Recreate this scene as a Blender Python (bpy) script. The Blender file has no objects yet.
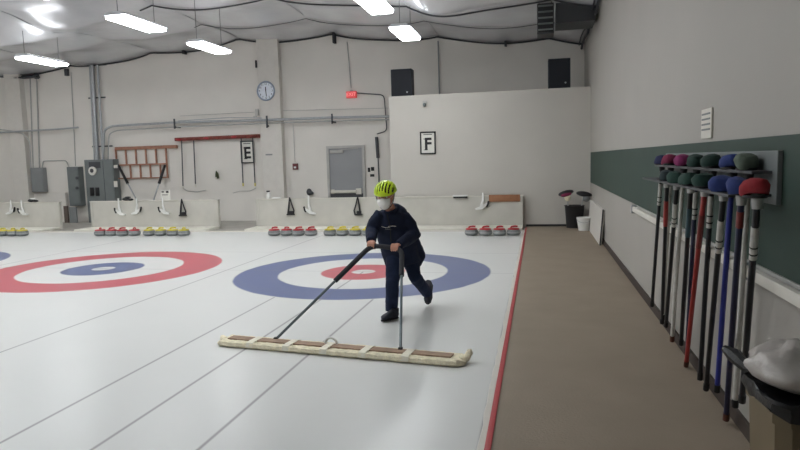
import bpy, bmesh, math, random
from math import pi, sin, cos, radians as R_
from mathutils import Vector, Matrix
random.seed(7)
S = bpy.context.scene
COL = S.collection

# ------------------------------------------------------------------ camera
FPX = 624.87
PITCH, YAW, ROLL = 0.10243, 0.21989, -0.02743
CAM = Vector((2.4875, -8.6102, 1.5855))
fwd = Vector((-sin(YAW) * cos(PITCH), cos(YAW) * cos(PITCH), -sin(PITCH)))
rt0 = Vector((cos(YAW), sin(YAW), 0)); up0 = rt0.cross(fwd)
rt = cos(ROLL) * rt0 + sin(ROLL) * up0
up = -sin(ROLL) * rt0 + cos(ROLL) * up0
cd = bpy.data.cameras.new('camera'); cam = bpy.data.objects.new('camera', cd); COL.objects.link(cam)
cd.sensor_width = 36; cd.lens = FPX / 800 * 36; cd.clip_start = .05; cd.clip_end = 100
m = Matrix((rt, up, -fwd)).transposed().to_4x4(); m.translation = CAM
cam.matrix_world = m
S.camera = cam

# ------------------------------------------------------------------ world, exposure
w = bpy.data.worlds.new('world'); S.world = w; w.use_nodes = True
w.node_tree.nodes['Background'].inputs[0].default_value = (.8, .85, 1, 1)
w.node_tree.nodes['Background'].inputs[1].default_value = .05
S.view_settings.view_transform = 'Standard'; S.view_settings.look = 'None'
S.view_settings.gamma = 1; S.view_settings.use_curve_mapping = False
S.view_settings.exposure = 1.05
LAMP = 13.0      # strength of the fluorescent diffusers

# ------------------------------------------------------------------ rays: real points from sight lines
def ray(x, y): return fwd * FPX + rt * (x - 400) - up * (y - 225)
def atY(x, y, Y): d = ray(x, y); return CAM + d * ((Y - CAM.y) / d.y)
def atX(x, y, X): d = ray(x, y); return CAM + d * ((X - CAM.x) / d.x)
def atZ(x, y, Z): d = ray(x, y); return CAM + d * ((Z - CAM.z) / d.z)

# ------------------------------------------------------------------ materials
def srgb(r, g, b):
    f = lambda c: (c / 255) / 12.92 if c / 255 <= .04045 else ((c / 255 + .055) / 1.055) ** 2.4
    return (f(r), f(g), f(b), 1)
def mat(name, col, rough=.6, metal=0, noise=.06, scale=6, bump=0, spec=.5, bscale=None, coat=0):
    m = bpy.data.materials.new(name); m.use_nodes = True
    nt = m.node_tree; b = nt.nodes['Principled BSDF']
    b.inputs['Roughness'].default_value = rough; b.inputs['Metallic'].default_value = metal
    b.inputs['Specular IOR Level'].default_value = spec
    b.inputs['Coat Weight'].default_value = coat
    tc = nt.nodes.new('ShaderNodeTexCoord'); nz = nt.nodes.new('ShaderNodeTexNoise')
    nz.inputs['Scale'].default_value = scale; nz.inputs['Detail'].default_value = 4
    nt.links.new(tc.outputs['Object'], nz.inputs['Vector'])
    mr = nt.nodes.new('ShaderNodeMapRange')
    mr.inputs['From Min'].default_value = .3; mr.inputs['From Max'].default_value = .7
    mr.inputs['To Min'].default_value = 1 - noise; mr.inputs['To Max'].default_value = 1 + noise
    nt.links.new(nz.outputs['Fac'], mr.inputs['Value'])
    vm = nt.nodes.new('ShaderNodeVectorMath'); vm.operation = 'SCALE'
    vm.inputs[0].default_value = col[:3]
    nt.links.new(mr.outputs['Result'], vm.inputs['Scale'])
    nt.links.new(vm.outputs['Vector'], b.inputs['Base Color'])
    if bump:
        n2 = nt.nodes.new('ShaderNodeTexNoise'); n2.inputs['Scale'].default_value = bscale or scale * 4
        n2.inputs['Detail'].default_value = 3
        nt.links.new(tc.outputs['Object'], n2.inputs['Vector'])
        bp = nt.nodes.new('ShaderNodeBump'); bp.inputs['Strength'].default_value = bump
        bp.inputs['Distance'].default_value = .01
        nt.links.new(n2.outputs['Fac'], bp.inputs['Height']); nt.links.new(bp.outputs['Normal'], b.inputs['Normal'])
    return m
def emit(name, col, s):
    m = mat(name, col, .5); b = m.node_tree.nodes['Principled BSDF']
    b.inputs['Emission Color'].default_value = col; b.inputs['Emission Strength'].default_value = s
    return m

M = dict(
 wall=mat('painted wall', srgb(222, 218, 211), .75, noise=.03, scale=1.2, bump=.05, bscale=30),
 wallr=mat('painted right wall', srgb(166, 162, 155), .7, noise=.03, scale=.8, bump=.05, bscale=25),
 part=mat('partition paint', srgb(195, 191, 183), .75, noise=.03, scale=1, bump=.04, bscale=30),
 col=mat('column paint', srgb(212, 208, 201), .7, noise=.03),
 green=mat('green panel', srgb(36, 60, 50), .6, noise=.08, scale=3),
 mat=mat('walkway matting', srgb(144, 131, 115), .62, noise=.05, scale=2.5, bump=.25, bscale=60, spec=.35),
 concrete=mat('concrete', srgb(172, 168, 160), .8, noise=.1, scale=3),
 red_edge=mat('red tape', srgb(176, 58, 62), .5, noise=.08, scale=12),
 white_trim=mat('white trim', srgb(214, 210, 200), .5, noise=.05),
 black=mat('black plastic', srgb(26, 27, 30), .5, noise=.1),
 base=mat('dark skirting', srgb(60, 50, 44), .6, noise=.15, scale=8),
 foil=mat('insulation sheet', srgb(216, 217, 220), .22, metal=.35, noise=.05, scale=1.5, bump=.5, bscale=5, spec=.6),
 cable=mat('dark cable', srgb(38, 40, 46), .6),
 steel=mat('galvanised steel', srgb(172, 175, 178), .35, metal=.4, noise=.1, scale=20),
 pipe=mat('painted pipe', srgb(176, 176, 174), .45, metal=.3, noise=.08, scale=14),
 darksteel=mat('dark steel', srgb(80, 82, 86), .5, metal=.5),
 panel=mat('grey enamel', srgb(112, 118, 118), .5, noise=.05, scale=5),
 panel2=mat('light grey enamel', srgb(134, 137, 138), .5, noise=.05, scale=5),
 door=mat('grey door paint', srgb(150, 152, 154), .5, noise=.04, scale=2),
 frame=mat('door frame paint', srgb(182, 180, 176), .5),
 board=mat('end board', srgb(196, 193, 184), .6, noise=.06, scale=2.5),
 plinth=mat('white plinth', srgb(220, 218, 206), .6, noise=.06, scale=4),
 granite=mat('granite', srgb(120, 124, 124), .3, noise=.3, scale=60),
 granite_band=mat('granite band', srgb(150, 152, 150), .6, noise=.2, scale=80),
 hred=mat('red handle', srgb(174, 44, 50), .35, noise=.03),
 hyel=mat('yellow handle', srgb(206, 190, 62), .35, noise=.03),
 wood_red=mat('redwood', srgb(160, 114, 92), .6, noise=.2, scale=9),
 wood_dkred=mat('dark red wood', srgb(128, 58, 48), .55, noise=.2, scale=9),
 wood=mat('orange wood', srgb(154, 106, 74), .6, noise=.15, scale=9),
 mopwood=mat('mop board wood', srgb(152, 126, 104), .7, noise=.15, scale=12),
 fleece=mat('fleece', srgb(240, 231, 204), .95, noise=.12, scale=22, bump=.9, bscale=70, spec=.1),
 strap=mat('strap webbing', srgb(232, 227, 210), .9, noise=.08, scale=20),
 foam=mat('grip foam', srgb(46, 46, 52), .85, noise=.1, scale=20),
 pole=mat('pole metal', srgb(92, 102, 106), .4, metal=.4),
 navy=mat('navy jacket', srgb(31, 38, 58), .85, noise=.2, scale=9, bump=.5, bscale=14, spec=.25),
 jeans=mat('dark trousers', srgb(34, 43, 66), .85, noise=.15, scale=9, bump=.4, bscale=16, spec=.2),
 shoe=mat('shoe leather', srgb(30, 34, 46), .6, noise=.1, scale=20),
 sole=mat('shoe sole', srgb(22, 22, 26), .8),
 skin=mat('skin', srgb(206, 150, 128), .55, noise=.06, scale=14),
 hair=mat('hair', srgb(70, 56, 48), .8, noise=.2, scale=40),
 neon=mat('helmet shell', srgb(206, 232, 40), .35, noise=.03, coat=.3),
 liner=mat('helmet liner', srgb(24, 28, 26), .8),
 mask=mat('mask cloth', srgb(246, 244, 240), .85, noise=.03, bump=.2, bscale=20),
 ink=mat('black ink', srgb(30, 30, 32), .7),
 paper=mat('paper', srgb(222, 220, 212), .8, noise=.03),
 clockface=mat('clock face', srgb(222, 228, 236), .5),
 clockrim=mat('clock rim', srgb(150, 162, 178), .4),
 speaker=mat('speaker cabinet', srgb(34, 40, 50), .6, noise=.1),
 grille=mat('speaker grille', srgb(24, 28, 36), .7, noise=.25, scale=120),
 alarm=mat('alarm red', srgb(96, 26, 30), .4),
 lampbody=mat('lamp housing', srgb(190, 192, 196), .4, metal=.2),
 white=mat('white plastic', srgb(228, 228, 224), .45, noise=.03),
 heater=mat('heater steel', srgb(66, 68, 70), .5, metal=.3),
 bin=mat('bin plastic', srgb(112, 98, 74), .55, noise=.06, scale=5),
 liner_bag=mat('black bin bag', srgb(14, 14, 15), .45, noise=.2, bump=.8, bscale=20),
 bag=mat('white bin bag', srgb(178, 172, 166), .32, noise=.08, scale=6, bump=.8, bscale=16),
 brownpanel=mat('brown board', srgb(96, 84, 78), .7, noise=.1),
 greenblk=mat('dark olive', srgb(64, 70, 44), .7),
 sheet=mat('white sheet board', srgb(206, 202, 195), .55, noise=.03),
)
def cm(name, r, g, b, rough=.55): 
    return mat(name, srgb(r, g, b), rough, noise=.12, scale=25)
BC = dict(navy=cm('navy cloth', 40, 44, 78, .9), magenta=cm('magenta cloth', 124, 40, 72, .9), purple=cm('purple cloth', 134, 44, 96, .9),
 green=cm('green cloth', 36, 64, 56, .9), dgreen=cm('dark green cloth', 30, 54, 48, .9), blue=cm('blue cloth', 40, 56, 112, .9),
 grey=cm('grey green cloth', 84, 96, 84, .9), red=cm('red cloth', 142, 34, 42, .9), dark=cm('dark teal cloth', 34, 46, 50, .9),
 pblack=cm('black pole', 26, 28, 34, .35), pwhite=cm('white pole', 196, 194, 188, .35), pred=cm('red pole', 160, 50, 48, .35),
 pdred=cm('dark red pole', 120, 44, 42, .35), pblue=cm('blue pole', 44, 52, 138, .35), pnavy=cm('navy pole', 34, 36, 66, .35),
 pteal=cm('teal pole', 46, 78, 88, .35), pbrown=cm('brown tip', 88, 52, 40, .5))
LIT = emit('fluorescent diffuser', (.95, .98, 1, 1), LAMP)
EXITM = emit('lit red sign', srgb(216, 78, 80), .2)

# ------------------------------------------------------------------ mesh helpers
class MB:
    def __init__(s): s.b = bmesh.new()
    def box(s, lo, hi, bev=0, rot=None):
        lo, hi = Vector(lo), Vector(hi); c = (lo + hi) / 2; d = hi - lo
        r = bmesh.ops.create_cube(s.b, size=1)
        vs = r['verts']
        bmesh.ops.scale(s.b, vec=d, verts=vs)
        if bev:
            es = list({e for v in vs for e in v.link_edges})
            q = bmesh.ops.bevel(s.b, geom=es, offset=bev, segments=2, affect='EDGES', profile=.6)
            vs = list({v for f in q['faces'] for v in f.verts} | {v for v in vs if v.is_valid})
        if rot is not None: bmesh.ops.rotate(s.b, cent=(0, 0, 0), matrix=rot, verts=vs)
        bmesh.ops.translate(s.b, vec=c, verts=vs)
        return s
    def cyl(s, a, b, r, r2=None, n=14):
        return s.tube([a, b], [r, r if r2 is None else r2], n)
    def tube(s, pts, rad, n=12, sx=1, cap=True):
        pts = [Vector(p) for p in pts]
        if not hasattr(rad, '__len__'): rad = [rad] * len(pts)
        rings = []; prev = None
        for i, p in enumerate(pts):
            t = (pts[min(i + 1, len(pts) - 1)] - pts[max(i - 1, 0)]).normalized()
            if prev is None:
                a = t.cross(Vector((0, 0, 1)))
                if a.length < .1: a = t.cross(Vector((0, 1, 0)))
                a.normalize()
            else:
                a = (prev - t * prev.dot(t)).normalized()
            prev = a; b = t.cross(a)
            q = rad[i] if hasattr(rad[i], '__len__') else (rad[i], rad[i])
            rings.append([s.b.verts.new(p + a * cos(2 * pi * k / n) * q[0] + b * sin(2 * pi * k / n) * q[1]) for k in range(n)])
        s._skin(rings, cap); return s
    def _skin(s, rings, cap=True):
        n = len(rings[0])
        for r0, r1 in zip(rings, rings[1:]):
            for k in range(n): s.b.faces.new((r0[k], r0[(k + 1) % n], r1[(k + 1) % n], r1[k]))
        if cap:
            s.b.faces.new(rings[0][::-1]); s.b.faces.new(rings[-1])
    def loft(s, secs, n=20):
        """secs: (centre, half-width vector, half-depth vector)"""
        rings = []
        for c, a, b in secs:
            c, a, b = Vector(c), Vector(a), Vector(b)
            rings.append([s.b.verts.new(c + a * cos(2 * pi * k / n) + b * sin(2 * pi * k / n)) for k in range(n)])
        s._skin(rings); return s
    def lathe(s, prof, n=24, c=(0, 0, 0), cap=True):
        c = Vector(c)
        rings = [[s.b.verts.new(c + Vector((r * cos(2 * pi * k / n), r * sin(2 * pi * k / n), z))) for k in range(n)] for r, z in prof]
        s._skin(rings, cap); return s
    def prism(s, pts, d):
        """pts: 3D polygon, d: extrusion vector"""
        d = Vector(d); a = [s.b.verts.new(Vector(p)) for p in pts]; b = [s.b.verts.new(Vector(p) + d) for p in pts]
        n = len(a)
        s.b.faces.new(a[::-1]); s.b.faces.new(b)
        for k in range(n): s.b.faces.new((a[k], a[(k + 1) % n], b[(k + 1) % n], b[k]))
        return s
    def ball(s, c, r, seg=16, rings=10, rot=None):
        r = r if hasattr(r, '__len__') else (r, r, r)
        q = bmesh.ops.create_uvsphere(s.b, u_segments=seg, v_segments=rings, radius=1)
        bmesh.ops.scale(s.b, vec=r, verts=q['verts'])
        if rot is not None: bmesh.ops.rotate(s.b, cent=(0, 0, 0), matrix=rot, verts=q['verts'])
        bmesh.ops.translate(s.b, vec=Vector(c), verts=q['verts']); return s
    def build(s, name, mt, parent=None, smooth=True, world=True):
        me = bpy.data.meshes.new(name)
        bmesh.ops.recalc_face_normals(s.b, faces=s.b.faces)
        if parent is not None and world:
            off = parent_loc(parent)
            bmesh.ops.translate(s.b, vec=-off, verts=s.b.verts)
        s.b.to_mesh(me); s.b.free()
        me.materials.append(mt)
        if smooth:
            for p in me.polygons: p.use_smooth = True
            me.set_sharp_from_angle(angle=R_(38))
        o = bpy.data.objects.new(name, me); COL.objects.link(o)
        if parent is not None: o.parent = parent
        return o
def parent_loc(o):
    v = Vector(o.location); p = o.parent
    while p is not None: v += p.location; p = p.parent
    return v
def thing(name, label, cat, loc=(0, 0, 0), group=None):
    o = bpy.data.objects.new(name, None); COL.objects.link(o); o.location = loc; o.empty_display_size = .1
    return tag(o, label, cat, group)
def tag(o, label, cat, group=None, kind=None):
    o['label'] = label; o['category'] = cat
    if group: o['group'] = group
    if kind: o['kind'] = kind
    return o
def struct(o): o['kind'] = 'structure'; return o
def recenter(o):
    """put a top-level mesh's origin at its base"""
    me = o.data; c = Vector((0, 0, 0))
    xs = [v.co for v in me.vertices]
    c = Vector(((min(v.x for v in xs) + max(v.x for v in xs)) / 2, (min(v.y for v in xs) + max(v.y for v in xs)) / 2, min(v.z for v in xs)))
    me.transform(Matrix.Translation(-c)); o.location = c; return o
def solo(mb, name, mt, label, cat, group=None, smooth=True):
    return tag(recenter(mb.build(name, mt, None, smooth)), label, cat, group)
def copy_tree(o, parent=None, loc=None):
    c = o.copy(); COL.objects.link(c); c.parent = parent
    if loc is not None: c.location = loc
    for ch in [x for x in bpy.data.objects if x.parent is o]: copy_tree(ch, c)
    return c
def apply_mods(o):
    dg = bpy.context.evaluated_depsgraph_get()
    me = bpy.data.meshes.new_from_object(o.evaluated_get(dg))
    o.modifiers.clear(); old = o.data; o.data = me
    for p in me.polygons: p.use_smooth = True
    return o
def remesh(o, vox, smooth=4, f=.5):
    md = o.modifiers.new('r', 'REMESH'); md.mode = 'VOXEL'; md.voxel_size = vox
    sm = o.modifiers.new('s', 'SMOOTH'); sm.iterations = smooth; sm.factor = f
    return apply_mods(o)
def text(s, size, mt, parent, pos, rot, name='lettering', ex=.001, bold=0):
    cu = bpy.data.curves.new('t', 'FONT'); cu.body = s; cu.size = size; cu.extrude = ex; cu.align_x = 'CENTER'; cu.align_y = 'CENTER'; cu.offset = bold
    to = bpy.data.objects.new('t', cu); COL.objects.link(to)
    dg = bpy.context.evaluated_depsgraph_get()
    me = bpy.data.meshes.new_from_object(to.evaluated_get(dg))
    bpy.data.objects.remove(to)
    me.materials.clear(); me.materials.append(mt)
    o = bpy.data.objects.new(name, me); COL.objects.link(o)
    mtx = Matrix.Translation(Vector(pos) - parent_loc(parent)) @ rot
    o.parent = parent; o.matrix_local = mtx
    return o
ROTB = Matrix.Rotation(pi / 2, 4, 'X')                       # text on a wall facing -Y
def arc_pts(pts, r=.1, n=6):
    """rounded polyline"""
    pts = [Vector(p) for p in pts]; out = [pts[0]]
    for a, b, c in zip(pts, pts[1:], pts[2:]):
        u = (a - b); v = (c - b); q = min(r, u.length * .45, v.length * .45)
        p0 = b + u.normalized() * q; p1 = b + v.normalized() * q
        for k in range(n + 1):
            t = k / n; out.append((1 - t) ** 2 * p0 + 2 * t * (1 - t) * b + t * t * p1)
    out.append(pts[-1]); return out

# ------------------------------------------------------------------ room shell
XR, YP, YB, XL, YF = 3.62, 6.0, 8.02, -15.4, -15.0
W = 4.3175
IX = 2.19                                                       # right edge of the ice
YI = 5.02                                                       # far edge of the ice

def ice_material():
    m = bpy.data.materials.new('painted ice'); m.use_nodes = True
    nt = m.node_tree; b = nt.nodes['Principled BSDF']; N = nt.nodes.new; Lk = nt.links.new
    b.inputs['Roughness'].default_value = .3; b.inputs['Specular IOR Level'].default_value = .35
    geo = N('ShaderNodeTexCoord'); sep = N('ShaderNodeSeparateXYZ'); Lk(geo.outputs['Object'], sep.inputs[0])
    def val(v):
        return v
    def mth(op, a, b_=None, c=None):
        n = N('ShaderNodeMath'); n.operation = op
        for i, q in enumerate((a, b_, c)):
            if q is None: continue
            if isinstance(q, (int, float)): n.inputs[i].default_value = q
            else: Lk(q, n.inputs[i])
        return n.outputs[0]
    X, Y = sep.outputs['X'], sep.outputs['Y']
    # slight wobble of painted edges
    nz = N('ShaderNodeTexNoise'); nz.inputs['Scale'].default_value = 3; Lk(geo.outputs['Object'], nz.inputs['Vector'])
    wob = mth('MULTIPLY', mth('SUBTRACT', nz.outputs['Fac'], .5), .03)
    idx = mth('ROUND', mth('DIVIDE', X, W))
    lx = mth('SUBTRACT', X, mth('MULTIPLY', idx, W))
    odd = mth('GREATER_THAN', mth('ABSOLUTE', mth('MODULO', idx, 2)), .5)
    rr = mth('ADD', mth('SQRT', mth('ADD', mth('MULTIPLY', lx, lx), mth('MULTIPLY', Y, Y))), wob)
    def less(v, t, soft=.018):   # soft step: 1 when v<t
        n = N('ShaderNodeMapRange'); n.interpolation_type = 'SMOOTHSTEP'
        n.inputs['From Min'].default_value = t - soft; n.inputs['From Max'].default_value = t + soft
        n.inputs['To Min'].default_value = 1; n.inputs['To Max'].default_value = 0
        Lk(v, n.inputs['Value']); return n.outputs['Result']
    def band(v, lo, hi): return mth('MULTIPLY', less(v, hi), mth('SUBTRACT', 1, less(v, lo)))
    outer = band(rr, 1.219, 1.829); inner = band(rr, .17, .61)
    def line(v, c, hw=.011, soft=.010):
        return less(mth('ABSOLUTE', mth('SUBTRACT', v, c)), hw, soft)
    def mix(f, a, b_):
        n = N('ShaderNodeMix'); n.data_type = 'RGBA'
        Lk(f, n.inputs['Factor'])
        for i, q in ((6, a), (7, b_)):
            if isinstance(q, tuple): n.inputs[i].default_value = q
            else: Lk(q, n.inputs[i])
        return n.outputs[2]
    BLUE, RED, ICE, LN = srgb(98, 110, 150), srgb(194, 94, 104), srgb(214, 217, 215), srgb(128, 124, 128)
    n3 = N('ShaderNodeTexNoise'); n3.inputs['Scale'].default_value = .9; n3.inputs['Detail'].default_value = 5
    Lk(geo.outputs['Object'], n3.inputs['Vector'])
    ice = mix(n3.outputs['Fac'], srgb(212, 213, 210), srgb(220, 221, 218))
    lines = mth('MAXIMUM', line(lx, 0), line(mth('ABSOLUTE', lx), .61))
    lines = mth('MAXIMUM', lines, line(mth('ABSOLUTE', lx), W / 2))
    # the three guide lines run from the tee towards the camera, only faint beyond it
    side = mth('GREATER_THAN', idx, -.5)
    c4 = mth('MULTIPLY', mth('MULTIPLY', line(mth('ABSOLUTE', lx), .61), side), mth('LESS_THAN', Y, -1.75))
    cl = mth('MULTIPLY', mth('MULTIPLY', line(lx, 0), side), mth('LESS_THAN', Y, 0))
    sl = line(mth('ABSOLUTE', lx), W / 2)
    lines = mth('MAXIMUM', mth('MAXIMUM', c4, cl), sl)
    tee = mth('MULTIPLY', mth('MAXIMUM', line(Y, 0), line(Y, 1.84)), .55)
    c = mix(outer, ice, mix(odd, BLUE, RED))
    c = mix(inner, c, mix(odd, RED, BLUE))
    fac = mth('MULTIPLY', lines, mth('SUBTRACT', 1, mth('MULTIPLY', mth('MAXIMUM', outer, inner), .6)))
    c = mix(mth('MULTIPLY', mth('MAXIMUM', fac, tee), .8), c, LN)
    Lk(c, b.inputs['Base Color'])
    n2 = N('ShaderNodeTexNoise'); n2.inputs['Scale'].default_value = 90; Lk(geo.outputs['Object'], n2.inputs['Vector'])
    bp = N('ShaderNodeBump'); bp.inputs['Strength'].default_value = .12; bp.inputs['Distance'].default_value = .002
    Lk(n2.outputs['Fac'], bp.inputs['Height']); Lk(bp.outputs['Normal'], b.inputs['Normal'])
    return m
ICEM = ice_material()
struct(MB().box((XL, YF, -.1), (IX, YI, 0)).build('floor', ICEM, smooth=False))
struct(MB().box((XL, YI, -.12), (IX, YB, -.02)).build('floor', M['concrete'], smooth=False))
struct(MB().box((IX + .035, YF, -.1), (XR, YP, .004)).build('floor', M['mat'], smooth=False))
struct(MB().box((IX, YF, -.1), (IX + .036, YP - .25, .012), bev=.003).build('trim_1', M['red_edge']))
e = MB()
random.seed(3)
y = -9.0
pts_l, pts_r = [], []
while y < YI:
    pts_l.append((IX - .03 - random.random() * .014, y, .006)); pts_r.append((IX - .002, y, .006)); y += .16
vl = [e.b.verts.new(p) for p in pts_l]; vr = [e.b.verts.new(p) for p in pts_r]
vl2 = [e.b.verts.new((p[0] - .004, p[1], -.001)) for p in pts_l]; vr2 = [e.b.verts.new((p[0] + .001, p[1], -.001)) for p in pts_r]
for i in range(len(vl) - 1):
    e.b.faces.new((vl[i], vl[i + 1], vr[i + 1], vr[i])); e.b.faces.new((vl2[i], vl2[i + 1], vl[i + 1], vl[i])); e.b.faces.new((vr[i], vr[i + 1], vr2[i + 1], vr2[i]))
struct(e.build('trim_2', M['white_trim']))
struct(MB().box((XL, YB, -.1), (XR + .2, YB + .2, 6)).build('wall_back', M['wall'], smooth=False))
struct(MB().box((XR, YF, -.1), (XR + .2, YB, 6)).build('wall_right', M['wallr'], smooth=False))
struct(MB().box((XL - .2, YF, -.1), (XL, YB + .2, 6)).build('wall_left', M['wall'], smooth=False))
struct(MB().box((XL - .2, YF - .2, -.1), (XR + .2, YF, 6)).build('wall_front', M['wall'], smooth=False))
# partition room in front of the back wall
pl = -.96
pb = MB().box((pl, YP, -.05), (XR, YP + .12, 3.1)); pb.box((pl, YP + .12, -.05), (pl + .12, YB, 3.1)); pb.box((pl + .12, YP + .12, 2.98), (XR, YB, 3.1))
struct(pb.build('wall_partition', M['part'], smooth=False))
struct(MB().box((2.2, YP - .02, 0), (3.62, YP, .05)).build('baseboard_partition', M['black'], smooth=False))
struct(MB().box((XR - .018, YF, 0), (XR, YP, .09)).build('baseboard_right', M['base'], smooth=False))
struct(MB().box((XR - .025, YF, 1.0), (XR, 5.7, 1.655), bev=.004).build('trim_3', M['green'], smooth=False))
struct(MB().box((XL, YI, -.1), (IX, YI + .10, .02), bev=.008).build('trim_2', M['white_trim']))
# pilasters on the back wall
cxl, cxr = atY(259.3, 110, 7.82).x, atY(280.5, 110, 7.82).x
struct(MB().box((cxl, 7.82, -.05), (cxr, YB, 5.6), bev=.01).build('wall_pilaster', M['col'], smooth=False))
a, b_ = atY(9, 130, 7.85).x, atY(24, 130, 7.85).x
struct(MB().box((a, 7.82, -.05), (b_, YB, 5.6), bev=.01).build('wall_pilaster', M['col'], smooth=False))

# ceiling: sagging insulation sheets hung between seams
SEAM = [(-16.7, 4.5), (-14.0, 4.62), (-11.2, 4.78), (-8.45, 4.98), (-5.7, 5.17), (-2.95, 5.13), (-.07, 4.86), (2.75, 4.62), (5.5, 4.4)]
ROWS = [8.02 - 2.05 * k for k in range(0, 13)]
def ceil_z(x, y):
    for (x0, z0), (x1, z1) in zip(SEAM, SEAM[1:]):
        if x0 <= x <= x1:
            t = (x - x0) / (x1 - x0); z = z0 + (z1 - z0) * t
            u = ((YB - y) % 2.05) / 2.05
            deep = .15 - .09 * sin(pi * u)
            z -= deep * (4 * t * (1 - t)) ** .9
            z += .05 * sin(pi * u) - .05
            z -= .24 * math.exp(-((x + 9.2) / 1.5) ** 2 - ((y - 4.0) / 1.1) ** 2) + .26 * math.exp(-((x - .5) / .8) ** 2 - ((y - 3.6) / .9) ** 2)
            return z
    return 4.4
cb = MB(); nx, ny = 190, 150
grid = [[None] * (ny + 1) for _ in range(nx + 1)]
for i in range(nx + 1):
    x = XL + (XR - XL) * i / nx
    for j in range(ny + 1):
        yy = YF + (YB - YF) * j / ny
        grid[i][j] = cb.b.verts.new((x, yy, ceil_z(x, yy) + .012 * sin(x * 5.1 + yy * 2.3) * sin(yy * 3.7 - x)))
for i in range(nx):
    for j in range(ny): cb.b.faces.new((grid[i][j], grid[i][j + 1], grid[i + 1][j + 1], grid[i + 1][j]))
ce = cb.build('ceiling', M['foil']); struct(ce)
for p in ce.data.polygons: p.use_smooth = True
sd = ce.modifiers.new('t', 'SOLIDIFY'); sd.thickness = .02; sd.offset = 1
# seam tapes along the sheets
for k, (sx, sz) in enumerate(SEAM[2:8]):
    if sx > XR: continue
    q = MB().tube([(sx, yy, ceil_z(sx, yy) - .004) for yy in [YF + (YB - .03 - YF) * j / 60 for j in range(61)]], .012, 6)
    struct(q.build('trim_%d' % (4 + k), M['panel2']))
# sagging cables across the hall
names = {0: 'behind the hanging lamps, against the far wall', 1: 'thin one next nearest to the far wall', 2: 'thick one passing over the wall clock side', 3: 'nearest to the viewer'}
def ceiling_cable(y, r, label, dz=-.03, x0=XL + .05):
    xs = [x0 + (XR - .03 - x0) * i / 160 for i in range(161)]
    solo(MB().tube([(x, y, ceil_z(x, min(y, YB)) + dz - r * .5 + .01 * sin(x * 3)) for x in xs], r, 8), 'ceiling_cable', M['cable'], label, 'cable', 'dark cables sagging below the ceiling')
ceiling_cable(7.93, .022, 'dark sagging cable along the top of the back wall')
ceiling_cable(5.97, .007, 'thin dark cable sagging under the ceiling between thicker ones', x0=-5.9)
ceiling_cable(3.92, .017, 'thick dark cable sagging under the ceiling above the hanging lamps', x0=-6.0)

# door in the back wall
dl, dr = atY(330, 170, YB).x, atY(363, 170, YB).x; dt = 1.97
d = struct(MB().box((dl, YB - .03, -.02), (dr, YB - .004, dt), bev=.004).build('door_1', M['door'], smooth=False))
fr = MB().box((dl - .07, YB - .06, -.02), (dl, YB - .001, dt + .07)); fr.box((dr, YB - .06, -.02), (dr + .07, YB - .001, dt + .07)); fr.box((dl, YB - .06, dt), (dr, YB - .001, dt + .07))
fr.build('door_frame', M['frame'], d, smooth=False)
MB().box((dl + .05, YB - .1, dt - .13), (dl + .42, YB - .03, dt - .05), bev=.01).tube([(dl + .3, YB - .1, dt - .05), (dl + .55, YB - .14, dt - .03), (dr - .1, YB - .07, dt - .01)], .012, 6).build('door_closer', M['frame'], d)
MB().box((dl + .03, YB - .11, .74), (dr - .18, YB - .05, .82), bev=.012).box((dl + .03, YB - .08, .72), (dl + .12, YB - .03, .84)).box((dr - .2, YB - .08, .70), (dr - .05, YB - .03, .86)).build('panic_bar', M['white_trim'], d)
MB().box((dl, YB - .036, .60), (dr, YB - .028, .72)).build('kick_plate', M['darksteel'], d, smooth=False)

# chair rail with brackets on the right wall
r = thing('wall_rail', 'long white rail along the bottom of the green wall panel', 'rail', (XR, -.9, .95))
MB().box((XR - .075, -14, .925), (XR - .035, -.9, .985), bev=.012).build('rail_bar', M['white_trim'], r)
MB().box((XR - .03, -14, .90), (XR, -.9, .998), bev=.004).build('backing_board', M['frame'], r, smooth=False)
for yy in (-.95, -3.0, -5.0, -7.0):
    MB().box((XR - .085, yy - .03, .905), (XR - .028, yy + .03, 1.0), bev=.008).build('bracket', M['steel'], r)

# ------------------------------------------------------------------ fluorescent fixtures
def make_lamp(loc, label):
    t = thing('fluorescent_lamp', label, 'lamp', loc, 'hanging fluorescent lamps over the ice')
    h = MB(); x, y, z = loc
    h.prism([(x - .215, y - .62, z), (x + .215, y - .62, z), (x + .14, y - .62, z + .055), (x - .14, y - .62, z + .055)], (0, 1.24, 0))
    # solid housing; a glowing panel on its top stands in for upward spill
    h.build('housing', M['lampbody'], t, smooth=False)
    e = MB(); e.box((x - .19, y - .60, z - .055), (x + .19, y + .60, z - .001), bev=.025); e.build('diffuser', LIT, t)
    u = MB(); u.box((x - .12, y - .56, z + .0555), (x + .12, y + .56, z + .062)); u.build('uplight', UPL, t, smooth=False)
    for s in (-.52, .52):
        zt = ceil_z(x, y + s)
        MB().cyl((x, y + s, z + .05), (x, y + s, zt + .01), .006, n=6).build('hanger_rod', M['darksteel'], t)
    return t
UPL = emit('uplight glow', (.95, .98, 1, 1), LAMP * .2)
ZL = 4.13
lamps = [((-8.75, 4.1, ZL), 'hanging fluorescent lamp furthest left, low over the left sheet'),
 ((-4.4, 1.45, ZL), 'hanging fluorescent lamp left of centre, the nearer of its row'),
 ((-4.4, 3.95, ZL), 'hanging fluorescent lamp nearest to the wall clock'),
 ((-.1, 1.45, ZL), 'hanging fluorescent lamp cut off by the top of the picture'),
 ((-.1, 3.95, ZL), 'hanging fluorescent lamp just above the left black loudspeaker')]
for l, s in lamps: make_lamp(l, s)
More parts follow.
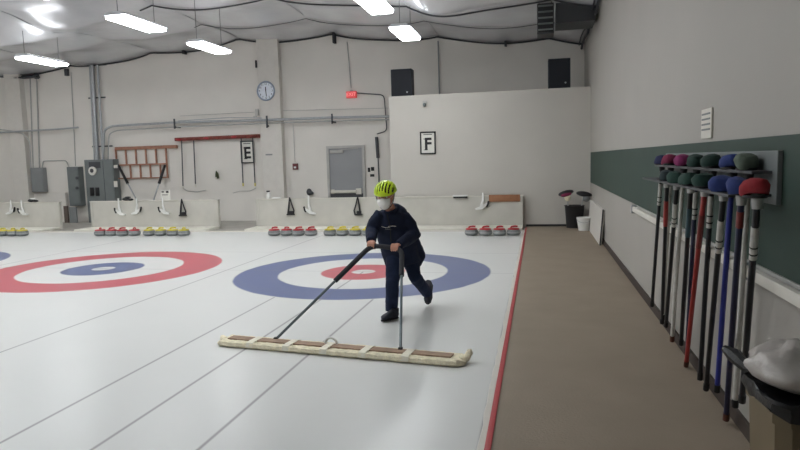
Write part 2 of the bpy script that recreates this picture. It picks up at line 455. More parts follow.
for x, y in ((-4.4, -1.05), (-.1, -1.05), (-8.75, 1.6), (-8.75, -1.05), (-4.4, -3.6), (-8.75, -3.6), (-4.4, -6.2), (-13, 4.1), (-13, -1), (-4.4, -8.7), (-8.75, -6.2), (-.1, -3.6)):  # unseen lamps continuing the rows; the last ones added to brighten the near ice
    make_lamp((x, y, ZL), 'unseen hanging fluorescent lamp over the ice, outside the picture')

# ------------------------------------------------------------------ end boards and plinths
BT = .735; YBD = 5.84
def end_board(px0, px1, label, plab):
    x0 = atY(px0, 215, YBD).x; x1 = atY(px1, 215, YBD).x
    t = thing('end_board', label, 'board', ((x0 + x1) / 2, YBD + .05, -.02), 'low grey boards at the end of the ice')
    MB().box((x0, YBD, -.02), (x1, YBD + .08, BT - .02), bev=.006).build('board_panel', M['board'], t, smooth=False)
    MB().box((x0 - .01, YBD - .015, BT - .02), (x1 + .01, YBD + .1, BT), bev=.005).build('top_rail', M['white_trim'], t, smooth=False)
    for xx in (x0 + .04, x1 - .04):
        MB().box((xx - .035, YBD - .012, -.02), (xx + .035, YBD, BT - .02)).build('end_post', M['board'], t, smooth=False)
    q = MB().box((x0, YI + .14, -.02), (x1, YBD - .02, .055), bev=.02)
    solo(q, 'bumper_plinth', M['plinth'], plab, 'plinth', 'white plinths edging the ice')
    return x0, x1
end_board(-60, 60, 'low end board at the far left, left of the electrical cabinets', 'white padded plinth at the far left edge of the ice')
end_board(91, 219, 'low end board left of centre, beside the tall electrical cabinet', 'white padded plinth left of centre, beside the tall cabinet')
end_board(256, 523, 'low long end board running behind the person', 'long white padded plinth behind the person')

# ------------------------------------------------------------------ curling stones
def make_stone(loc, hm, label, rz, group):
    t = thing('curling_stone', label, 'curling stone', (0, 0, 0), group)
    prof = [(.07, 0), (.105, .006), (.130, .022), (.1395, .04)]
    prof += [(.141, .045), (.141, .075)]
    prof += [(.139, .08), (.132, .098), (.115, .113), (.08, .12)]
    b = MB(); b.lathe(prof, 22); b.build('granite_body', M['granite'], t)
    MB().lathe([(.1405, .046), (.1422, .049), (.1422, .070), (.1405, .073)], 22, cap=False).build('striking_band', M['granite_band'], t)
    h = MB().lathe([(.122, .1155), (.125, .122), (.108, .136), (.05, .142), (.02, .144)], 20)
    h.tube(arc_pts([(-.055, 0, .13), (-.045, 0, .164), (.03, 0, .174), (.085, 0, .168)], .03, 4), .0165, 8)
    h.build('handle', hm, t)
    t.location = loc; t.rotation_euler = (0, 0, rz)
    for c_ in t.children: c_.data.transform(Matrix.Scale(1.1, 4, (0, 0, 1)))
    return t
protoR = protoY = None
def stone(x, y, kind, label, group):
    global protoR, protoY
    p = protoR if kind == 'red' else protoY
    rz = random.uniform(-.7, .7)
    if p is None:
        o = make_stone((x, y, 0), M['hred'] if kind == 'red' else M['hyel'], label, rz, group)
        if kind == 'red': protoR = o
        else: protoY = o
    else:
        o = copy_tree(p, None, (x, y, 0)); o['label'] = label; o['group'] = group; o.rotation_euler = (0, 0, rz)
ORD = ['first', 'second', 'third', 'fourth']
YS = 4.3
def row(px0, kind, n, where, step=.287, rev=False):
    x0 = atY(px0, 231, YS).x + .143
    for k in range(n):
        side = 'from the right' if rev else 'from the left'
        kk = (n - 1 - k) if rev else k
        stone(x0 + k * step, YS + random.uniform(-.02, .02), kind, '%s %s-handled stone %s, %s' % (ORD[kk], kind, side, where), '%s-handled stones %s' % (kind, where))
    return x0
row(268.5, 'red', 4, 'row in mid picture')
row(323.5, 'yellow', 4, 'row just left of the person')
row(464.5, 'red', 4, 'row at the right end of the ice')
row(95, 'red', 4, 'row beside the tall electrical cabinet', step=.305)
row(143.5, 'yellow', 4, 'row under the wooden wall rack', step=.305)
row(-11.5, 'yellow', 4, 'row at the left edge', rev=True)

# ------------------------------------------------------------------ hangers on the boards
def stabiliser(px, py, mirror, label, col='white', tilt=0, h=.30):
    """plastic delivery aid hung by its handle on the front of the board"""
    s = -1 if mirror else 1
    p = atY(px, py, YBD - .05); y = YBD - .035
    t = thing('delivery_stabiliser', label, 'curling stabiliser', (p.x, y, p.z), 'delivery stabilisers hanging on the end boards')
    if col == 'white':
        MB().tube([(p.x, y, BT + .07), (p.x - s * .004, y, p.z + .2), (p.x + s * .04, y, p.z + .03)], [(.02, .012), (.026, .014), (.036, .018)], 10).build('upright', M['white'], t)
        MB().prism([(p.x - s * .12, y - .02, p.z + .09), (p.x - s * .09, y - .02, p.z + .12), (p.x + s * .06, y - .02, p.z + .04), (p.x + s * .18, y - .02, p.z - .005), (p.x + s * .17, y - .02, p.z - .04), (p.x + s * .02, y - .02, p.z - .03)], (0, .04, 0)).build('slider_foot', M['white'], t)
        MB().tube([(p.x - s * .13, y - .01, p.z + .16), (p.x - s * .11, y - .01, p.z + .08), (p.x - s * .085, y - .01, p.z + .02)], [.02, .026, .018], 8).build('grip', M['black'], t)
    else:
        MB().tube([(p.x + s * .0, y, BT + .03), (p.x - s * .03, y, p.z + .17), (p.x - s * .055, y, p.z - .03)], [.014, .022, .024], 8).build('upright', M['black'], t)
        MB().tube([(p.x + s * .0, y, BT + .03), (p.x + s * .05, y, p.z + .2), (p.x + s * .1, y, p.z + .06), (p.x + s * .08, y, p.z - .03)], [.014, .016, .018, .022], 8).build('brace', M['black'], t)
        MB().box((p.x - .09, y - .035, p.z - .055), (p.x + .11, y + .03, p.z - .02), bev=.01).box((p.x - .03, y - .03, p.z - .03), (p.x + .08, y + .02, p.z + .05), bev=.012).build('slider_foot', M['black'], t)
stabiliser(11, 213, True, 'white delivery stabiliser hanging leftmost on the far-left board')
stabiliser(22, 214, False, 'white delivery stabiliser on the far-left board, right of its twin')
stabiliser(119, 214, False, 'white delivery stabiliser on the board nearest the tall cabinet')
stabiliser(137, 213, True, 'white delivery stabiliser hanging below the dark cap pile', tilt=.3)
stabiliser(163, 213, False, 'white delivery stabiliser hanging below the white notice')
stabiliser(182, 214, False, 'black triangular stabiliser right of the white notice', 'black')
stabiliser(290, 213, False, 'black triangular stabiliser nearest the clock pilaster', 'black')
stabiliser(309, 213, False, 'white delivery stabiliser between the two black ones in mid picture')
stabiliser(358, 213, True, 'black triangular stabiliser below the grey door', 'black')
stabiliser(483, 208, True, 'white delivery stabiliser beside the orange wooden plank')

# things lying on the boards
def onboard(px0, px1, h, mt, name, label, cat, dy=.0, bev=.01, d=.1):
    x0 = atY(px0, 198, YBD).x; x1 = atY(px1, 198, YBD).x
    return solo(MB().box((x0, YBD - .01 + dy, BT), (x1, YBD - .01 + d + dy, BT + h), bev=bev), name, mt, label, cat)
x0, x1 = atY(489, 198, YBD).x, atY(520, 198, YBD).x
solo(MB().box((x0, YBD - .035, BT - .145), (x1, YBD - .005, BT + .015), bev=.004), 'wooden_plank', M['wood'], 'orange-brown wooden plank on the board at the right end', 'plank')
x0, x1 = atY(453, 198, YBD).x, atY(468, 198, YBD).x
t = thing('squeegee', 'small white tray with black lower edge hung left of the plank', 'tray', ((x0 + x1) / 2, YBD, BT - .05))
MB().box((x0, YBD - .06, BT - .01), (x1, YBD - .012, BT + .025), bev=.006).build('tray_body', M['white'], t); MB().box((x0 + .01, YBD - .055, BT - .05), (x1 - .01, YBD - .02, BT - .01), bev=.004).build('blade', M['black'], t)
x0, x1 = atY(272, 198, YBD).x, atY(280, 198, YBD).x
solo(MB().box((x0, YBD - .02, BT), (x1, YBD + .09, BT + .03), bev=.008), 'shallow_tray', M['white'], 'flat white tray on the board below the pilaster', 'tray')
p = atY(268, 196, YBD)
t = thing('spray_bottle', 'white spray bottle standing on the board below the wall clock', 'bottle', (p.x, YBD + .04, BT))
MB().lathe([(.045, 0), (.05, .01), (.05, .11), (.02, .15), (.016, .165)], 14, (p.x, YBD + .04, BT)).build('bottle_body', M['white'], t)
MB().box((p.x - .05, YBD + .02, BT + .165), (p.x + .03, YBD + .06, BT + .2), bev=.008).build('trigger_cap', M['black'], t)
for nm, px, lab in (('cap', 31, 'black cap with white top on the far-left board'), ('glove_pile', 126, 'pile of dark gloves on the board beside the tall cabinet')):
    p = atY(px, 198, YBD)
    q = thing(nm, lab, nm.replace('_pile', 's'), (p.x, YBD + .04, BT))
    MB().ball((p.x - .03, YBD + .04, BT + .045), (.11, .06, .045)).ball((p.x + .1, YBD + .03, BT + .03), (.09, .06, .03)).build('dark_cloth', M['black'], q)
    MB().ball((p.x + .03, YBD + .035, BT + .09), (.09, .05, .022)).build('white_top' if nm == 'cap' else 'upper_glove', M['white'] if nm == 'cap' else M['black'], q)
x0, x1 = atY(160, 198, YBD).x, atY(169, 198, YBD).x
t = thing('notice', 'white notice sheet standing on the board below the wooden rack', 'notice', ((x0 + x1) / 2, YBD + .05, BT))
MB().box((x0, YBD + .04, BT), (x1, YBD + .055, BT + .26), bev=.002).build('sheet', M['paper'], t, smooth=False)
zz = BT + .2
MB().box((x0 + .03, YBD + .036, zz), (x0 + .1, YBD + .04, zz + .03)).box((x1 - .1, YBD + .036, zz - .01), (x1 - .03, YBD + .04, zz + .035)).box((x0 + .04, YBD + .036, zz - .07), (x1 - .06, YBD + .04, zz - .055)).build('printing', M['ink'], t, smooth=False)
# dark knob on wall at 310,193
p = atY(310, 193, YB)
solo(MB().ball((p.x, YB - .06, p.z + .03), (.08, .06, .10)).ball((p.x + .07, YB - .06, p.z), (.06, .05, .05)), 'wall_bell', M['darksteel'], 'small dark grey bell on the back wall above the middle board', 'bell')

# ------------------------------------------------------------------ back wall fittings
def bw(x, y, off=.03): return atY(x, y, YB - off)
# clock on pilaster face
c = atY(266, 91, 7.8)
t = thing('wall_clock', 'round white wall clock with blue-grey rim on the pilaster', 'clock', c)
def disc(c, r0, r1, y0, y1, n=32):
    m_ = MB(); pts = [(c.x + r0 * cos(2 * pi * k / n), y0, c.z + r0 * sin(2 * pi * k / n)) for k in range(n)]
    m_.prism(pts, (0, y1 - y0, 0)); return m_
rim = MB()
rim.tube([(c.x + .250 * cos(2 * pi * k / 32), 7.785, c.z + .250 * sin(2 * pi * k / 32)) for k in range(33)], .024, 8, cap=False); rim.build('rim', M['clockrim'], t)
disc(c, .243, 0, 7.79, 7.819).build('dial', M['clockface'], t, smooth=False)
for k in range(1, 13):
    a = pi / 2 - 2 * pi * k / 12
    text(str(k), .075, M['ink'], t, (c.x + .19 * cos(a), 7.787, c.z + .19 * sin(a)), ROTB, 'numeral')
MB().tube([(c.x, 7.782, c.z), (c.x + .012, 7.782, c.z - .15)], .009, 6).build('minute_hand', M['ink'], t)
MB().tube([(c.x, 7.782, c.z), (c.x - .004, 7.782, c.z + .11)], .012, 6).build('hour_hand', M['ink'], t)
# exit sign
c = bw(351, 94.5, .1)
t = thing('exit_sign', 'lit red exit sign on the back wall above the pipes', 'exit sign', c)
MB().box((c.x - .14, YB - .1, c.z - .09), (c.x + .14, YB - .001, c.z + .09), bev=.012).build('sign_box', EXITM, t)
text('EXIT', .13, emit('exit letters', srgb(255, 150, 150), .4), t, (c.x, YB - .102, c.z), ROTB, 'lettering')
MB().box((c.x - .03, YB - .08, c.z + .09), (c.x + .03, YB - .02, c.z + .12)).build('junction_cap', M['pipe'], t)

def pipe(pts, r, label, off=None, mt='pipe', name='conduit', cr=.12, cat='pipe', group='conduits on the back wall'):
    o = r + .012 if off is None else off
    P = [bw(x, y, o) for x, y in pts]
    return solo(MB().tube(arc_pts(P, cr), r, 10), name, M[mt], label, cat, group)
pipe([(351, 88), (349, 62), (347, 42)], .012, 'thin conduit rising from the exit sign to the ceiling')
pipe([(357, 93), (384, 95), (387, 131), (377, 134)], .014, 'grey conduit curving right and down from the exit sign', mt='darksteel')
solo(MB().tube([bw(376.5, 137, .04), bw(378, 158, .04)], .045, 10), 'conduit_sleeve', M['darksteel'], 'thick dark vertical sleeve on the back wall right of the door', 'pipe')
pipe([(378, 158), (379, 182)], .016, 'thin dark pipe below the thick sleeve, above the helmet', mt='darksteel')
pipe([(385, 118), (386.5, 117)], .03, 'short pipe stub beside the partition', mt='pipe') if False else None
pipe([(103, 160), (104, 130), (112, 126), (175, 122.5), (268, 120), (333, 117.5), (389, 116.5)], .034, 'main grey pipe running across the back wall from the tall cabinet', off=.245, mt='steel')
pipe([(108, 160), (109, 134), (116, 130.5), (176, 127), (268, 123.2), (333, 121), (389, 119.6)], .018, 'thinner pipe bent under the main horizontal pipe', off=.23, mt='pipe')
pipe([(178, 121), (230, 117.5), (262, 118)], .012, 'slim conduit above the main pipe left of the pilaster', off=.27, mt='steel')
pipe([(270, 111), (388, 108)], .006, 'thin wire along the wall above the main pipe', off=.02)
pipe([(180, 116), (257, 112)], .006, 'thin wire along the wall left of the pilaster', off=.02)
for px, y0, y1, lab in ((176, 119, 129, 'above the wooden rack'), (268, 116, 128, 'on the pilaster'), (333, 114, 124, 'above the grey door')):
    p0, p1 = bw(px, y0, .2), bw(px, y1, .2)
    q = thing('pipe_bracket', 'steel strut bracket holding the pipes ' + lab, 'bracket', (p0.x, YB, p1.z), 'pipe brackets on the back wall')
    MB().box((p0.x - .02, YB - .31, p1.z), (p0.x + .02, YB - .28, p0.z)).build('strut', M['darksteel'], q, smooth=False)
    MB().box((p0.x - .02, YB - .31, p1.z + .03), (p0.x + .02, YB - .001, p1.z + .07)).build('arm', M['darksteel'], q, smooth=False)
pipe([(0, 132.5), (60, 129), (78, 127.5)], .028, 'grey conduit across the back wall at far left', mt='steel', off=.24)
pipe([(0, 129.5), (12, 131), (24, 134), (30, 142), (31, 168)], .018, 'conduit bending down into the small grey box at left', off=.24)
pipe([(36.5, 78), (39.5, 168)], .02, 'vertical conduit into the small grey box, the right one')
pipe([(30, 78), (33, 168)], .016, 'vertical conduit into the small grey box, the left one')
pipe([(71, 72), (75.5, 166)], .012, 'thin vertical conduit above the middle grey box')
pipe([(42, 170), (43, 161), (66, 160.5), (69, 167)], .016, 'short arched conduit joining the two smaller grey boxes', cr=.08)
for i, (xa, xb, r, lab) in enumerate(((92, 97.5, .055, 'thick'), (97.5, 103.5, .035, 'medium'), (89.5, 94.5, .02, 'slim'))):
    pipe([(xa, 65), (xb, 162)], r, '%s vertical steel conduit above the tall electrical cabinet' % lab, off=.09, mt='steel')
for py, x0, x1, lab in ((65.5, 88, 106, 'top'), (98, 88, 105, 'middle'), (146.5, 92, 112, 'lowest')):
    a, b_ = bw(x0, py, .03), bw(x1, py, .03)
    solo(MB().box((a.x, YB - .025, a.z - .025), (b_.x, YB - .001, a.z + .015)), 'strut_rail', M['darksteel'], '%s dark strut rail behind the vertical conduits' % lab, 'bracket', 'strut rails behind the conduits', smooth=False)
p = bw(76, 77, .03)
for px, y0, y1, lab in ((37, 73, 79, 'left'), (67, 69, 76, 'right')):
    a, b_ = bw(px, y0), bw(px, y1)
    solo(MB().box((a.x - .05, YB - .1, b_.z), (a.x + .05, YB - .001, a.z), bev=.008), 'junction_box', M['darksteel'], 'small dark box under the ceiling at the far left, the %s one' % lab, 'box')
a, b_ = bw(18, 78.5), bw(40, 78)
solo(MB().box((a.x, YB - .2, a.z - .025), (b_.x, YB - .02, a.z + .02)), 'ceiling_strut', M['darksteel'], 'dark strut under the ceiling edge at far left', 'bracket', smooth=False)
pipe([(438, 41), (439.5, 96)], .018, 'vertical pipe from the ceiling to the partition top', mt='panel2')
pipe([(333, 33), (334, 40)], .03, 'short dark post at the ceiling above the exit sign', mt='cable') if False else None
for px, y0, y1, lab in ((333.5, 30, 43, 'above the exit sign'), (505.5, 33, 46, 'between the two loudspeakers'), (183, 42, 54, 'left of the clock pilaster')):
    a, b_ = bw(px, y0, .15), bw(px, y1, .15)
    solo(MB().box((a.x - .03, YB - .2, b_.z), (a.x + .03, YB - .02, ceil_z(a.x, YB - .1)), bev=.006), 'cable_post', M['cable'], 'short dark cable post at the ceiling ' + lab, 'bracket', 'dark posts along the ceiling cable')
pipe([(63, 118), (62, 100)], .01, 'x') if False else None

# electrical cabinets (far left ones stand on the back wall plane)
def cabinet(px0, px1, py0, py1, Y, d, label, mt, foot=False, extras=None):
    a = atY(px0, py0, Y); b = atY(px1, py1, Y)
    z1, z0 = a.z, (0 - .02 if foot else b.z)
    t = thing('electrical_cabinet', label, 'electrical cabinet', ((a.x + b.x) / 2, Y + d, z0))
    MB().box((a.x, Y, z0), (b.x, Y + d, z1), bev=.01).build('cabinet_body', M[mt], t, smooth=False)
    MB().box((a.x + .03, Y - .014, z0 + .04 if not foot else .12), (b.x - .03, Y, z1 - .04), bev=.004).build('cabinet_door', M[mt], t, smooth=False)
    return t, a.x, b.x, z0, z1
D1 = 7.72
t, ax, bx, z0, z1 = cabinet(84, 118, 160, 234, D1, .28, 'tall grey electrical cabinet with round meter and switches', 'panel', True)
cc = atY(93, 171, D1 - .02)
disc(cc, .13, 0, D1 - .06, D1 - .015).build('meter', M['paper'], t)
disc(Vector((cc.x - .01, 0, cc.z + .01)), .06, 0, D1 - .065, D1 - .06).build('meter_dial', M['darksteel'], t)
for px in (92.5, 98):
    q = atY(px, 191.5, D1 - .02); MB().box((q.x - .06, D1 - .06, q.z - .13), (q.x + .05, D1 - .014, q.z + .12), bev=.01).build('breaker_switch', M['black'], t)
qx = ax + (bx - ax) * .66
MB().box((qx, D1 - .018, .15), (qx + .012, D1 - .012, z1 - .05)).build('door_seam', M['darksteel'], t, smooth=False)
q0, q1 = atY(92, 162, D1), atY(101, 168, D1)
MB().box((q0.x - .1, D1 - .02, q1.z), (q1.x, D1 - .013, q0.z)).build('name_plate', M['darksteel'], t, smooth=False)
for py0, py1 in ((165, 168), (181, 187)):
    a, b_ = atY(114, py0, D1), atY(118, py1, D1)
    MB().box((a.x, D1 - .019, b_.z), (b_.x, D1 - .012, a.z)).build('door_label', M['paper'], t, smooth=False)
t, ax, bx, z0, z1 = cabinet(66.5, 81, 167, 206, 7.8, .22, 'middle grey electrical box left of the tall cabinet', 'panel')
for py in (178, 188):
    q = atY(77, py, 7.78); disc(q, .045, 0, 7.765, 7.79).build('indicator', M['darksteel'], t)
t, ax, bx, z0, z1 = cabinet(30, 44.5, 168, 192, 7.86, .16, 'small grey electrical box at the far left', 'panel2')
# boards leaning in the gap
a, b_ = atY(64, 206, 7.75), atY(70, 232, 7.75)
solo(MB().box((a.x, 7.72, -.02), (b_.x, 7.76, a.z)), 'leaning_board', M['brownpanel'], 'dark brown board standing below the middle grey box', 'board', smooth=False)
a, b_ = atY(71, 207, 7.75), atY(80, 232, 7.75)
solo(MB().box((a.x, 7.66, -.02), (b_.x, 7.70, a.z)), 'pale_board', M['panel2'], 'pale grey panel standing left of the tall cabinet', 'board', smooth=False)
a, b_ = atY(50, 193, 7.95), atY(67, 203, 7.95)
solo(MB().box((a.x, 7.9, -.02), (b_.x, 8.0, a.z)), 'low_cupboard', M['wall'], 'low beige cupboard behind the far-left board', 'cupboard', smooth=False)

# wooden rack
t0, t1 = bw(116, 149), bw(178, 151)
zt = t0.z
t = thing('wooden_rack', 'reddish wooden wall rack with open slots above the board', 'rack', ((t0.x + t1.x) / 2, YB, bw(150, 178).z))
MB().box((t0.x, YB - .09, zt - .04), (t1.x, YB - .03, zt + .055), bev=.006).build('top_beam', M['wood_red'], t, smooth=False)
rx1 = bw(168, 160).x; zm, zb = bw(140, 164.5).z, bw(140, 178).z
MB().box((t0.x, YB - .1, zm - .02), (rx1, YB - .05, zm + .02)).build('middle_rail', M['wood_red'], t, smooth=False)
MB().box((t0.x + .03, YB - .1, zb - .015), (rx1, YB - .05, zb + .015)).build('bottom_rail', M['wood_red'], t, smooth=False)
n = 5
for k in range(n + 1):
    xx = t0.x + .02 + (rx1 - t0.x - .04) * k / n
    MB().box((xx - .02, YB - .095, zm), (xx + .02, YB - .055, zt)).build('upright_slat', M['wood_red'], t, smooth=False)
for k in range(n + 1):
    xx = t0.x + .02 + (rx1 - t0.x - .04) * (k + (.35 if 0 < k < n else 0)) / n
    MB().box((xx - .02, YB - .095, zb), (xx + .02, YB - .055, zm)).build('upright_slat', M['wood_red'], t, smooth=False)
MB().box((t0.x + .05, YB - .02, zb - .12), (rx1 + .02, YB - .001, zt)).build('backing_board', M['wall'], t, smooth=False)
for (xa, ya, xb, yb, lab) in ((118, 165, 136, 199, 'left'), (165, 165, 154, 199, 'right')):
    A, B = bw(xa, ya, .13), bw(xb, yb, .35)
    q = thing('leaning_broom', 'old curling broom leaning below the %s end of the wooden rack' % lab, 'broom', B)
    C_ = A.lerp(B, .55)
    MB().cyl(A, C_, .035, .04, 8).build('broom_sleeve', M['black'], q); MB().cyl(C_, B + (B - A) * .25, .02, n=8).build('pole', M['steel'], q)
# dark red beam rack with hanging rods
a, b_ = bw(177, 139.5), bw(260, 135.5)
t = thing('broom_rail', 'dark red wooden beam rack left of the pilaster', 'rack', ((a.x + b_.x) / 2, YB, a.z - .06))
bm_ = MB(); bm_.prism([(a.x, YB - .16, a.z - .05), (b_.x, YB - .16, b_.z - .065), (b_.x, YB - .16, b_.z + .035), (a.x, YB - .16, a.z + .045)], (0, .155, 0)); bm_.build('beam', M['wood_dkred'], t, smooth=False)
for i in range(9):
    u = (i + .5) / 9; x = a.x + (b_.x - a.x) * u; z = a.z + (b_.z - a.z) * u
    MB().ball((x, YB - .19, z - .01), (.09, .05, .035)).build('peg', M['hred' if i % 3 == 0 else 'wood_dkred'], t)
for px, y0, px2, y1, lab in ((181.5, 138.5, 183, 186, 'first'), (193.5, 138, 195.5, 184, 'second'), (241, 135.5, 243, 183, 'third'), (252.5, 135, 255, 183, 'fourth')):
    A, B = bw(px, y0, .13), bw(px2, y1, .13)
    q = thing('hanging_broom', '%s thin dark broom hanging from the dark red beam, counted from the left' % lab, 'broom', B, 'brooms hanging from the dark red beam')
    MB().cyl(A, B, .017, n=8).build('pole', M['darksteel'], q)
    MB().cyl(B, B + Vector((0, 0, -.09)), .02, n=8).build('tip', M['hyel'] if px > 200 else M['white_trim'], q)
for pts, lab in (([(183, 188), (187, 191), (197, 192), (206, 190)], 'left'), ([(233, 193), (240, 191), (250, 191), (256, 188)], 'right')):
    pipe(pts, .008, 'thin wire hook on the wall below the hanging brooms, %s' % lab, name='wire_hook', cat='hook', group='wire hooks', cr=.05)
p = bw(217, 175, .05)
solo(MB().tube([p + Vector((-.02, 0, .12)), p + Vector((0, 0, .02)), p + Vector((.03, 0, -.1))], [.012, .05, .03], 8).tube([p + Vector((-.04, 0, -.05)), p + Vector((-.01, 0, .05))], .02, 6), 'hanging_glove', M['greenblk'], 'small dark olive glove hanging on the wall between the brooms', 'glove')

def letter_sign(px0, px1, py0, py1, Y, ch, label):
    a, b = atY(px0, py0, Y), atY(px1, py1, Y); zc = (a.z + b.z) / 2; xc = (a.x + b.x) / 2
    hw, hh = (b.x - a.x) / 2, (a.z - b.z) / 2
    t = thing('letter_sign', label, 'sign', (xc, Y, zc - hh))
    MB().box((xc - hw + .02, Y - .014, zc - hh + .02), (xc + hw - .02, Y - .002, zc + hh - .02)).build('sheet', M['paper'], t, smooth=False)
    f = MB(); w_ = .03
    f.box((xc - hw, Y - .03, zc - hh), (xc - hw + w_, Y - .001, zc + hh)); f.box((xc + hw - w_, Y - .03, zc - hh), (xc + hw, Y - .001, zc + hh))
    f.box((xc - hw, Y - .03, zc - hh), (xc + hw, Y - .001, zc - hh + w_)); f.box((xc - hw, Y - .03, zc + hh - w_), (xc + hw, Y - .001, zc + hh))
    f.build('frame', M['ink'], t, smooth=False)
    s = hh * 1.05
    text(ch, s * 1.35, M['ink'], t, (xc, Y - .018, zc - hh * .12), ROTB, 'letter', bold=.012)
    # slab serifs
    g = MB(); z0 = zc - hh * .12; lx = xc - s * .26
    g.box((lx - .02, Y - .019, z0 - s * .49), (lx + s * .24, Y - .0145, z0 - s * .43)); g.box((lx - .03, Y - .019, z0 + s * .43), (lx + s * .18, Y - .0145, z0 + s * .49))
    g.build('serif', M['ink'], t, smooth=False)
    MB().box((xc - hw * .55, Y - .018, zc + hh * .72), (xc + hw * .55, Y - .0135, zc + hh * .78)).build('heading_line', M['ink'], t, smooth=False)
letter_sign(240.5, 254.5, 141, 163, YB - .03, 'E', 'framed white sign with a black letter E beside the pilaster')
letter_sign(420, 436, 132, 154, YP, 'F', 'framed white sign with a black letter F on the partition')
# fire alarm
p = bw(295.5, 166.5)
t = thing('fire_alarm', 'small dark red fire alarm on the wall left of the door', 'fire alarm', (p.x, YB, p.z - .08))
MB().box((p.x - .075, YB - .07, p.z - .09), (p.x + .075, YB - .001, p.z + .085), bev=.01).build('alarm_box', M['alarm'], t)
MB().box((p.x - .035, YB - .075, p.z - .05), (p.x + .035, YB - .069, p.z + .0)).build('alarm_plate', M['white'], t, smooth=False)
pipe([(293, 124), (295, 162)], .007, 'thin white wire from the pipes down to the fire alarm')
# small pictures
p = bw(371, 172)
t = thing('wall_notice', 'small black and white notice right of the door', 'notice', (p.x, YB, p.z - .14))
MB().box((p.x - .09, YB - .02, p.z - .14), (p.x + .09, YB - .001, p.z + .14)).build('sheet', M['paper'], t, smooth=False)
MB().box((p.x - .09, YB - .024, p.z - .0), (p.x - .02, YB - .019, p.z + .12)).box((p.x + .0, YB - .024, p.z + .03), (p.x + .09, YB - .019, p.z + .135)).box((p.x - .03, YB - .024, p.z - .13), (p.x + .09, YB - .019, p.z - .06)).build('printing', M['ink'], t, smooth=False)
p = atY(269, 155, 7.82)
solo(MB().box((p.x - .1, 7.812, p.z - .01), (p.x + .1, 7.82, p.z + .03)), 'label_strip', M['panel2'], 'small grey label strip on the pilaster below the pipes', 'label', smooth=False)
p = atY(257.5, 112, 7.8)
t = thing('wall_bracket_lamp', 'small pale sensor on the left edge of the pilaster', 'sensor', (p.x, 7.8, p.z - .08))
MB().box((p.x - .05, 7.74, p.z - .1), (p.x + .04, 7.82, p.z + .08), bev=.01).build('sensor_body', M['frame'], t)
MB().box((p.x - .12, 7.77, p.z - .14), (p.x - .03, 7.8, p.z - .11)).build('sensor_arm', M['frame'], t)
p = atY(256, 64, 7.8)
solo(MB().box((p.x - .02, 7.78, p.z - .1), (p.x + .02, 7.84, p.z + .1), bev=.005), 'cable_clip', M['cable'], 'small dark clip on the upper left edge of the pilaster', 'clip')
# loudspeakers
def loudspeaker(px0, px1, py0, py1, Y, label, zb=3.1):
    a, b = atY(px0, py0, Y), atY(px1, py1, Y)
    t = thing('loudspeaker', label, 'loudspeaker', ((a.x + b.x) / 2, Y + .15, zb))
    MB().box((a.x, Y, zb), (b.x, Y + .32, a.z), bev=.015).build('cabinet', M['speaker'], t, smooth=False)
    MB().box((a.x + .02, Y - .012, b.z + .02), (b.x - .02, Y, a.z - .02), bev=.006).build('grille', M['grille'], t, smooth=False)
    q = atY(px1 - 5, py1 - 5, Y - .02); disc(q, .02, 0, Y - .016, Y - .011).build('badge', M['steel'], t)
loudspeaker(390.5, 412, 69.5, 97, 6.35, 'black loudspeaker at the left end of the partition top')
loudspeaker(548, 570.5, 59, 87.5, 6.35, 'black loudspeaker at the right end near the wall corner')
# small spotlight on partition
p = atY(425, 105, YP)
t = thing('wall_sensor', 'small pale sensor high on the partition below the left loudspeaker', 'sensor', (p.x, YP, p.z))
MB().box((p.x - .05, YP - .05, p.z + .02), (p.x + .05, YP - .001, p.z + .09), bev=.01).build('sensor_base', M['frame'], t)
MB().ball((p.x, YP - .07, p.z), (.04, .05, .045)).build('sensor_head', M['panel'], t)

# heater near the ceiling
a, b_ = atY(537, 0, 4.0), atY(554, 33, 4.0)
t = thing('unit_heater', 'dark louvred heater hanging from the ceiling near the right wall', 'heater', ((a.x + b_.x) / 2, 4.2, b_.z))
MB().box((a.x, 4.0, b_.z), (b_.x, 4.5, 4.5), bev=.01).build('heater_body', M['heater'], t, smooth=False)
for k in range(5):
    z = b_.z + .06 + k * .11
    MB().prism([(a.x + .02, 3.99, z), (a.x + .02, 3.95, z + .02), (a.x + .02, 3.955, z + .026), (a.x + .02, 3.995, z + .01)], (b_.x - a.x - .04, 0, 0)).build('louvre', M['panel'], t, smooth=False)
MB().box((a.x + .02, 3.998, b_.z + .03), (b_.x - .02, 4.0, 4.45)).build('grille', M['black'], t, smooth=False)
for xx in (a.x + .04, b_.x - .04):
    MB().cyl((xx, 4.25, 4.5), (xx, 4.25, ceil_z(xx, 4.25)), .008, n=6).build('hanger_rod', M['darksteel'], t)
c0, c1 = atY(556, 0, 4.1), atY(583, 21, 4.1)
solo(MB().box((c0.x, 4.1, c1.z), (XR - .06, 4.9, ceil_z(3.2, 4.4) - .005), bev=.01), 'ceiling_duct', M['heater'], 'dark square duct between the heater and the right wall', 'duct', smooth=False)
for off, r, dz, lab in ((.06, .028, -.1, 'thick'), (.12, .016, -.02, 'thin')):
    pts = [(XR - off - .01, yy, ceil_z(XR - off, yy) + dz - .06 * sin((yy + 1) * 1.4) ** 2 - .03) for yy in [8.0 - .15 * k for k in range(60)]]
    solo(MB().tube(pts, r, 8), 'wall_cable', M['cable'], '%s dark cable along the top of the right wall' % lab, 'cable')

